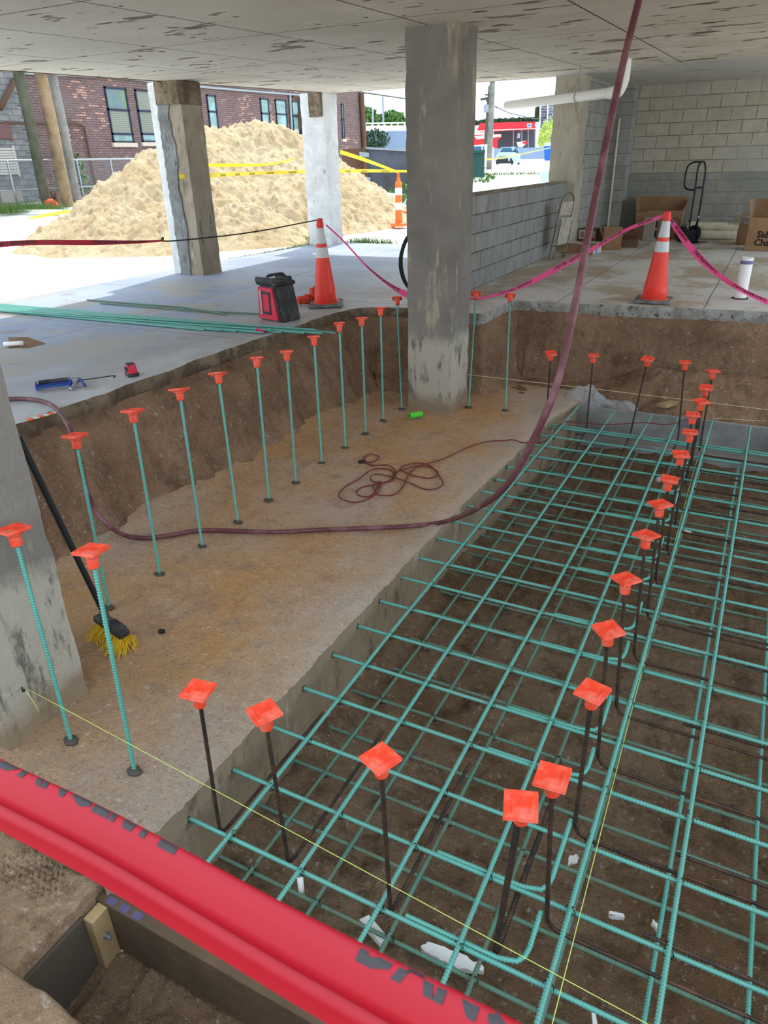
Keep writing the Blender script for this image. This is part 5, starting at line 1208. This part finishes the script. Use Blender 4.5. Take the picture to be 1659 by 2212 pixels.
# ------------------------------------------------------------------ brick building
FXX = -22.5
bl = thing('brick_building', 'long red-brown brick building with dark framed windows behind the sand pile', 'building', (FXX, 25, 0))
OFF = np.array([FXX, 25, 0])
def loc(p): return tuple(np.array(p)-OFF)
yc = atx(785, 260, FXX)[1]; ygrey = atx(52, 300, FXX)[1]
def lbox(x0, x1, y0, y1, z0, z1, bev=0): return bxm(x0-OFF[0], x1-OFF[0], y0-OFF[1], y1-OFF[1], z0, z1, bev)
w = obj('wall', lbox(FXX-8, FXX, ygrey, yc, -.5, 10.5), 'brick_wall', bl)
gw = obj('painted_wall', lbox(FXX-8, FXX+.02, 6, ygrey, -.5, 10.5), 'brick_grey', bl); gw['label'] = 'grey painted block wall at the left end'
b = bmesh.new()
for k in range(26):
    z0 = .3+k*.34; ww = .12+.3*_h(k, 3, 5); box(b, .0, .022, ygrey-25-.02, ygrey-25+ww, z0, z0+.3)
obj('quoins', b, 'brick_grey', bl)
def window(px, label, glass_, bars=1):
    P = [atx(x, y, FXX) for x, y in px]; y0 = (P[0][1]+P[3][1])/2; y1 = (P[1][1]+P[2][1])/2; z0 = (P[2][2]+P[3][2])/2; z1 = (P[0][2]+P[1][2])/2
    b = bmesh.new(); f = .06
    for (a, c, d, e) in ((y0, y0+f, z0, z1), (y1-f, y1, z0, z1), (y0, y1, z0, z0+f), (y0, y1, z1-f, z1)): box(b, -.02, .05, a-25, c-25, d, e)
    zs = [z0+(z1-z0)*.55] if bars == 1 else [z0+(z1-z0)*.60, z0+(z1-z0)*.16]
    for z in zs: box(b, -.02, .05, y0-25, y1-25, z-.035, z+.035)
    o = obj('window', b, 'window_frame_dark', bl)
    if bars == 2:
        b = bmesh.new(); box(b, 0, .015, y0-25+f, y1-25-f, zs[0], z1-f); obj('pane', b, glass_, o)
        b = bmesh.new(); box(b, 0, .015, y0-25+f, y1-25-f, zs[1], zs[0]); obj('pane', b, 'window_blind', o)
        b = bmesh.new(); box(b, 0, .015, y0-25+f, y1-25-f, z0+f, zs[1]); obj('pane', b, 'window_glass_pale', o)
    else:
        b = bmesh.new(); box(b, 0, .015, y0-25+f, y1-25-f, z0+f, z1-f); obj('pane', b, glass_, o)
    b = bmesh.new(); box(b, 0, .1, y0-25-.08, y1-25+.08, z0-.14, z0); obj('sill', b, 'sill_stone', bl)
window([(226, 188), (269, 190), (291, 309), (241, 308)], '', 'window_glass', 2)
window([(290, 193), (330, 196), (347, 308), (306, 307)], '', 'window_blind', 2)
window([(443, 204), (463, 206), (474, 285), (455, 285)], '', 'window_glass_pale')
window([(561, 212), (579, 213), (584, 285), (566, 285)], '', 'window_glass_pale')
window([(591, 214), (616, 216), (622, 285), (600, 285)], '', 'window_glass_pale')
window([(628, 217), (643, 219), (649, 290), (634, 290)], '', 'window_glass_pale')
window([(736, 224), (741, 224), (744, 300), (739, 300)], '', 'window_glass_pale')
def fpipe(pxs, r, mat='galvanised', nm='conduit', off=.08): tube(nm, [loc(atx(x, y, FXX+off)) for x, y in pxs], r, mat, bl, step=.3, sides=6)
fpipe([(48, 158), (260, 167), (360, 181), (460, 190), (640, 205), (668, 208)], .05)
fpipe([(626, 200), (628, 240), (631, 290)], .07, 'galvanised', 'downpipe')
fpipe([(632, 210), (645, 209), (650, 215), (654, 300)], .05, 'rusty_iron', 'pipe')
fpipe([(0, 266), (170, 266), (182, 272), (206, 398)], .035, 'rusty_iron', 'pipe')
fpipe([(668, 202), (676, 330)], .04, 'rusty_iron', 'pipe')
fpipe([(781, 200), (788, 330), (791, 420)], .16, 'rusty_iron', 'corner_pipe', .15)
fpipe([(33, 172), (0, 235)], .09, 'rusty_iron', 'brace')
p = atx(655, 262, FXX+.1); obj('utility_box', bxm(0, .3, p[1]-25-.35, p[1]-25+.35, p[2]-.35, p[2]+.35), 'rusty_iron', bl)
for (ya, yb, xx, hh) in ((268, 297, 0, 1), (322, 374, 0, 2)):
    a, c = atx(-20, ya, FXX+.04), atx([22, 38][hh-1], yb, FXX+.04); n = 7 if hh == 1 else 10
    b = bmesh.new()
    for k in range(n):
        z = c[2]+(a[2]-c[2])*k/(n-1); box(b, .03, .1, a[1]-25, c[1]-25, z-.035, z+.03)
    box(b, .02, .08, c[1]-25, c[1]-25+.07, c[2]-.1, a[2]+.1); obj('louvre', b, 'louvre_red' if hh == 1 else 'louvre_pale', bl)
a, c = atx(0, 412, FXX+.04), atx(52, 437, FXX+.04)
obj('glass_block_window', lbox(FXX+.0, FXX+.05, a[1], c[1], c[2], a[2]), 'block_grey', bl)
# poles
def wpole(label, base, tx, r, mat, top=9.5, grp=None):
    bp = atg(*base); t = thing('utility_pole', label, 'pole', tuple(bp))
    tube('pole', [(0, 0, -.3), (0, 0, 3), (0, 0, top)], r, mat, t, step=.25, sides=14, radfn=lambda s, a: r*(1-.02*s)+.012*np.sin(3*a+s*2))
    return t
wpole('pale brown wooden pole leaning beside the brick building', (146, 442), 0, .19, 'wood_pole')
t = wpole('grey wooden pole with a small meter box beside the brick building', (165, 437), 0, .19, 'wood_pole_grey')
b = bmesh.new(); box(b, .12, .3, -.16, .16, 4.25, 4.85, .02); obj('meter_box', b, 'steel_rail', t)
wpole('dark weathered wooden pole left of the two paler ones', (104, 449), 0, .16, 'wood_pole_dark')
# chain link fence
FN = -20.6
a0, a1 = atx(-60, 348, FN), atx(420, 330, FN); zt_ = atx(90, 346, FN)[2]; yb0, yb1 = 11.0, 30.0
fn_ = thing('chain_link_fence', 'chain-link fence running in front of the brick building', 'fence', (FN, 20, .35))
ztop = zt_-.35
tube('top_rail', [(0, yb0-20, ztop), (0, yb1-20, ztop)], .03, 'galvanised', fn_, step=2, sides=6)
tube('middle_rail', [(0, yb0-20, ztop*.42), (0, yb1-20, ztop*.42)], .02, 'galvanised', fn_, step=2, sides=6)
for xq in (15, 78, 165, 238, 330):
    y = atx(xq, 346, FN)[1]; tube('post', [(0, y-20, -.2), (0, y-20, ztop+.03)], .035, 'galvanised', fn_, step=1, sides=8)
b = bmesh.new(); y = yb0
V = []; F = []
def wire(p, q, r=.003):
    i = len(V); V.extend([(p[0]-r, p[1], p[2]), (p[0]+r, p[1]+r, p[2]), (p[0]+r, p[1]-r, p[2]), (q[0]-r, q[1], q[2]), (q[0]+r, q[1]+r, q[2]), (q[0]+r, q[1]-r, q[2])]); F.extend([(i, i+1, i+4, i+3), (i+1, i+2, i+5, i+4), (i+2, i, i+3, i+5)])
while y < yb1:
    wire((0, y-20, 0), (0, y-20+ztop, ztop)); wire((0, y-20+ztop, 0), (0, y-20, ztop)); y += .1
me = bpy.data.meshes.new('wire_mesh'); me.from_pydata(V, [], F); b.free(); o = obj('wire_mesh', me, 'galvanised', fn_); o['kind'] = 'stuff'
g0, g1 = atg(-40, 462), atg(105, 452)
V = []; F = []
for k in range(60):
    u = k/59; q = g0+(g1-g0)*u; blades(q[0], q[1], q[2]-.02, 60, .35, .28)
me = bpy.data.meshes.new('grass'); me.from_pydata(V, [], F); tag(obj('grass', me, 'grass_blade'), 'strip of bright grass at the foot of the chain-link fence', 'grass', None, 'stuff')
q = atg(172, 435); leafcloud('bush', 'small yellow-green bush growing behind the wooden poles', 'bush', tuple(q+np.array([-.4, .2, .7])), (.5, .6, .9), 500, .09, 'leaf', 4)
q = atg(100, 450); b = bmesh.new(); blob(b, tuple(q+np.array([.1, .1, .12])), .2, (1.2, .9, .7), 2, .5, 1); tag(obj('bag', b, 'bag_orange', smooth=True), 'red-orange bag on the ground beside the dark wooden pole', 'bag')
for k, lb in enumerate(('left', 'right')):
    b = bmesh.new(); lathe(b, [(.16, 0), (.12, .1), (.03, .42), (0, .42)], 12); tag(obj('small_cone', b, 'rusty_iron', None, tuple(atg(117+10*k, 447))), lb+' one of two small dark cones beside the red-orange bag', 'cone')
q0, q1 = atg(0, 468), atg(135, 462); 
b = bmesh.new(); cyl(b, tuple(q0-np.array([3, -.6, -.0])), tuple(q1+np.array([0, 0, 0])), .12, 4); tag(obj('kerb', b, 'bridge_pale'), 'low pale kerb on the lot at the far left', 'kerb')

# ------------------------------------------------------------------ far background
def pd(x, y, d): r_ = ray(x, y); return CAMP+r_*d/math.hypot(r_[0], r_[1])
def panel(name, pxs, d, th, mat, parent=None, label=None, cat=None):
    b = bmesh.new(); P = [pd(x, y, d if not isinstance(d, (list, tuple)) else d[i]) for i, (x, y) in enumerate(pxs)]
    c = sum(P)/len(P); v = np.array([c[0], c[1], 0]); v /= np.linalg.norm(v); v *= th
    A = [b.verts.new(tuple(p)) for p in P]; B_ = [b.verts.new(tuple(p+v)) for p in P]; n = len(P)
    b.faces.new(A); b.faces.new(B_[::-1])
    for k in range(n): b.faces.new([A[k], A[(k+1) % n], B_[(k+1) % n], B_[k]])
    bmesh.ops.recalc_face_normals(b, faces=b.faces); o = obj(name, b, mat, parent)
    if label: tag(o, label, cat)
    return o
t = thing('steel_fence', 'dark blue-grey sheet steel fence behind the right foot of the sand pile', 'fence')
panel('fence_sheet', [(786, 320), (900, 326), (900, 436), (795, 420)], 27, .08, 'steel_fence', t); panel('gate_sheet', [(738, 322), (786, 320), (795, 420), (742, 420)], 27.2, .08, 'rusty_iron', t)['label'] = 'brown rusty gate leaf'
panel('top_rail', [(786, 317), (900, 323), (900, 328), (786, 322)], 26.9, .15, 'steel_rail', t)
panel('post', [(784, 318), (790, 318), (798, 425), (790, 425)], 26.8, .15, 'rusty_iron', t)
panel('hinge', [(776, 328), (797, 330), (797, 340), (777, 338)], 26.7, .1, 'steel_rail', t); panel('hinge', [(784, 381), (800, 383), (800, 391), (785, 389)], 26.7, .1, 'steel_rail', t)
q = atg(850, 445); leafcloud('weeds', 'green weeds at the foot of the steel fence', 'weeds', tuple(q+np.array([0, 1.5, .25])), (.9, .8, .4), 700, .07, 'leaf', 9)
panel('retaining_wall', [(784, 284), (920, 282), (920, 326), (784, 322)], 60, 1, 'wall_blue_grey', None, 'blue-grey retaining wall with ivy beyond the steel fence', 'wall')
b0 = pd(808, 303, 59); leafcloud('ivy', 'dark green ivy patch on the blue-grey retaining wall', 'ivy', tuple(b0), (1.3, .3, .75), 900, .12, 'ivy', 3)
t = thing('bridge', 'pale concrete bridge deck with railing far beyond the fence', 'bridge')
panel('deck', [(784, 272), (930, 270), (930, 283), (784, 284)], 75, 2, 'bridge_pale', t); panel('parapet', [(784, 265), (930, 263), (930, 266), (784, 268)], 75, .3, 'bridge_pale', t)
for x in (800, 850, 900): panel('pier', [(x, 283), (x+8, 283), (x+8, 330), (x, 330)], 75.5, 1, 'bridge_pale', t)
for k in range(9): panel('baluster', [(788+14*k, 266), (791+14*k, 266), (791+14*k, 273), (788+14*k, 273)], 75, .3, 'bridge_pale', t)
for x, y0, lb in ((827, 208, 'taller lamp post'), (805, 236, 'shorter lamp post')):
    a_, c_ = pd(x, y0, 76), pd(x+1, 285, 76); tag(tube('lamp_post', [tuple(c_), tuple(a_)], .11, 'steel_rail', step=2, sides=6), 'thin grey '+lb+' above the far bridge', 'lamp post')
leafcloud('tree', 'small green tree left of the far bridge lamp posts', 'tree', tuple(pd(790, 262, 90)), (1.5, 1.5, 1.4), 700, .35, 'leaf', 5)
leafcloud('tree', 'green tree behind the far bridge on the right', 'tree', tuple(pd(845, 262, 94)), (1.8, 1.5, 1.1), 700, .35, 'leaf', 6)
tag(tube('overhead_wire', [tuple(pd(784, 200, 40)), tuple(pd(840, 208, 42)), tuple(pd(900, 217, 44))], .03, 'rubber_black', step=2, sides=5), 'overhead wire against the sky right of the brick building', 'wire')
# through the opening on the right
t = thing('dumpster', 'tall green waste container seen through the opening beside the pole', 'dumpster')
panel('body', [(1012, 330), (1047, 328), (1046, 383), (1008, 384)], 24, 1.2, 'bin_green', t); panel('rim', [(1012, 326), (1048, 324), (1048, 330), (1012, 331)], 23.9, 1.3, 'bin_green', t)
q = atg(1035, 390); leafcloud('weeds', 'weeds at the foot of the green waste container', 'weeds', tuple(q+np.array([0, 0, .1])), (.7, .4, .2), 300, .07, 'leaf', 12)
q = atg(1080, 378); V = []; F = []
for k in range(30): blades(q[0]-1.2+.1*k, q[1], q[2], 30, .2, .2)
me = bpy.data.meshes.new('grass'); me.from_pydata(V, [], F); tag(obj('grass', me, 'grass_blade'), 'yellow-green grass patch at the foot of the utility pole', 'grass', None, 'stuff')
up_ = thing('utility_pole', 'tall green-grey utility pole seen through the opening', 'pole'); dpo = 40
tube('pole', [tuple(pd(1056, 373, dpo)), tuple(pd(1064, 170, dpo))], .14, 'wood_pole_grey', up_, step=1, sides=10)
u2 = thing('utility_pole', 'thin dark utility pole with crossarm and transformer behind the taller pole', 'pole')
tube('pole', [tuple(pd(1045, 352, 62)), tuple(pd(1059, 185, 62))], .14, 'wood_pole_dark', u2, step=1, sides=8)
tube('crossarm', [tuple(pd(1038, 215, 62)), tuple(pd(1060, 211, 62))], .08, 'wood_pole_dark', u2, step=1, sides=6); tube('crossarm', [tuple(pd(1048, 205, 62)), tuple(pd(1060, 204, 62))], .06, 'wood_pole_dark', u2, step=1, sides=6)
tube('brace', [tuple(pd(1050, 215, 62)), tuple(pd(1059, 231, 62))], .05, 'wood_pole_dark', u2, step=1, sides=6)
tube('transformer', [tuple(pd(1051, 226, 61.7)), tuple(pd(1051, 243, 61.7))], .22, 'steel_rail', u2, step=1, sides=10)
tag(tube('overhead_wire', [tuple(pd(1069, 230, 40)), tuple(pd(1100, 244, 50)), tuple(pd(1150, 256, 60)), tuple(pd(1200, 258, 70))], .025, 'rubber_black', step=2, sides=5), 'sagging overhead wire running from the tall pole to the stone tower', 'wire')
sv = thing('parked_car', 'pale silver sport utility car parked facing the opening', 'car')
DC = 60
panel('body', [(1073, 334), (1080, 329), (1112, 329), (1124, 334), (1124, 350), (1118, 353), (1072, 354), (1069, 345)], DC, 3.6, 'car_body', sv)
panel('cabin', [(1083, 318), (1114, 317), (1121, 330), (1076, 331)], DC+.8, 2.2, 'car_body', sv)
panel('windscreen', [(1085, 319.5), (1104, 319), (1108, 329.5), (1079, 330)], DC+.6, .1, 'car_glass', sv); panel('side_window', [(1111, 320), (1115, 320), (1121, 330), (1113, 330)], DC+.6, .1, 'car_glass', sv)
panel('bumper', [(1070, 343), (1106, 342), (1106, 353), (1072, 354)], DC-.15, .2, 'car_dark', sv)
panel('grille', [(1076, 338), (1096, 337.5), (1093, 343), (1079, 344)], DC-.3, .2, 'chrome', sv); panel('grille_mesh', [(1078, 339), (1094, 338.5), (1092, 342), (1080, 342.5)], DC-.4, .1, 'car_dark', sv)
for (x, y) in ((1070.5, 340), (1098, 342)): panel('headlamp', [(x, y), (x+3, y-1), (x+3.5, y+5), (x+.5, y+6)], DC-.3, .2, 'label_white', sv)
for x, dd_ in ((1072, 0), (1104, 0), (1118, 2.6)): panel('wheel', [(x, 346), (x+4, 346), (x+5, 351), (x+4, 355.5), (x, 355.5), (x-1, 351)], DC+dd_-.1, .3, 'tyre', sv)
panel('mirror', [(1108, 326), (1113, 324), (1114, 328), (1109, 329)], DC+.4, .2, 'car_dark', sv)
vn_ = thing('white_van', 'white van parked behind the green container and the pole', 'van')
panel('body', [(1020, 314), (1060, 311), (1066, 318), (1067, 358), (1022, 358)], 46, 4, 'van_white', vn_); panel('window', [(1022, 317), (1039, 316), (1041, 326), (1022, 328)], 45.9, .05, 'car_glass', vn_); panel('window', [(1043, 316), (1046, 316), (1047, 327), (1044, 327)], 45.9, .05, 'car_glass', vn_)
panel('low_wall', [(1062, 321), (1180, 318), (1178, 343), (1062, 346)], 78, .4, 'wall_blue_grey', None, 'low blue-grey wall behind the parked car', 'wall')
gs = thing('filling_station', 'filling station with a bright red canopy seen through the opening', 'building')
panel('canopy', [(1037, 266), (1140, 263), (1165, 264), (1157, 277), (1037, 282), (1030, 281)], 95, 8, 'canopy_red', gs)
panel('canopy_tip', [(1157, 264), (1167, 264), (1164, 277), (1158, 277), (1155, 271)], 94.8, .5, 'canopy_pale', gs); panel('canopy_edge', [(1030, 282), (1160, 276.5), (1160, 278), (1030, 284)], 94.7, .2, 'label_white', gs)
panel('sign', [(1138, 267), (1149, 266.5), (1149, 275), (1139, 275.5)], 94.7, .3, 'canopy_pale', gs)
for k in range(3): panel('sign_mark', [(1140+3*k, 270), (1142+3*k, 268), (1142+3*k, 272), (1140+3*k, 273)], 94.5, .1, 'tool_blue', gs)
panel('shop_front', [(1066, 281), (1158, 276), (1156, 334), (1066, 336)], 101, 4, 'shop_dark', gs)
for x in (1108, 1126, 1140, 1155): panel('post', [(x, 279), (x+2.2, 279), (x+1.8, 334), (x, 334)], 97, .3, 'steel_rail', gs)
panel('banner', [(1118, 288), (1124, 287), (1123, 298), (1117, 299)], 99, .2, 'canopy_pale', gs)
panel('red_shop', [(1020, 292), (1078, 289), (1084, 294), (1075, 300), (1074, 320), (1020, 318)], 84, 4, 'canopy_red', gs)['label'] = 'red and white awning'
panel('awning', [(1024, 294), (1083, 290), (1082, 295), (1030, 301)], 83.5, .5, 'label_white', gs)
panel('fuel_pump', [(1116, 307), (1138, 304), (1137, 311), (1128, 318), (1119, 318)], 94, .4, 'label_white', gs); panel('fuel_pump', [(1128, 307), (1138, 304), (1138, 311), (1132, 312)], 93.8, .2, 'canopy_red', gs)
panel('hillside_wall', [(1010, 222), (1160, 222), (1160, 262), (1010, 268)], 125, 3, 'hill_wall', None, 'tall pale wall rising behind the filling station', 'wall')
leafcloud('ivy', 'dark ivy hanging along the foot of the tall pale wall', 'ivy', tuple(pd(1090, 262, 121)), (9, .8, .35), 2200, .25, 'ivy', 7)
tw = thing('stone_tower', 'dark blue-grey stone tower at the right end of the view', 'building')
panel('wall', [(1168, 222), (1204, 214), (1200, 312), (1166, 312)], 105, 5, 'stone_dark', tw)
for x in (1166, 1182): panel('pilaster', [(x, 224), (x+3, 223), (x, 312), (x-3, 312)], 104.5, .5, 'bridge_pale', tw)
panel('ivy', [(1156, 232), (1168, 228), (1166, 262), (1154, 262)], 106, 1, 'ivy', tw)
leafcloud('bush', 'yellow-green bush at the foot of the stone tower', 'bush', tuple(pd(1188, 299, 80)), (1.2, 1.2, 1.9), 700, .2, 'leaf_pale', 8)
bd = thing('dumpster', 'bright blue dumpster with a white lid near the stone tower', 'dumpster')
panel('body', [(1175, 316), (1196, 314), (1194, 347), (1176, 347)], 66, 1.6, 'bin_blue', bd); panel('lid', [(1176, 309), (1198, 307), (1197, 315), (1176, 316)], 65.9, 1.6, 'canopy_pale', bd)
b = bmesh.new(); blob(b, tuple(pd(1180, 379, 24)+np.array([0, 0, -.02])), .17, (1, 1, 1.2), 2, .4, 3); tag(obj('sack', b, 'canopy_pale', smooth=True), 'blue and white plastic sack on the lot beside the pier', 'sack')
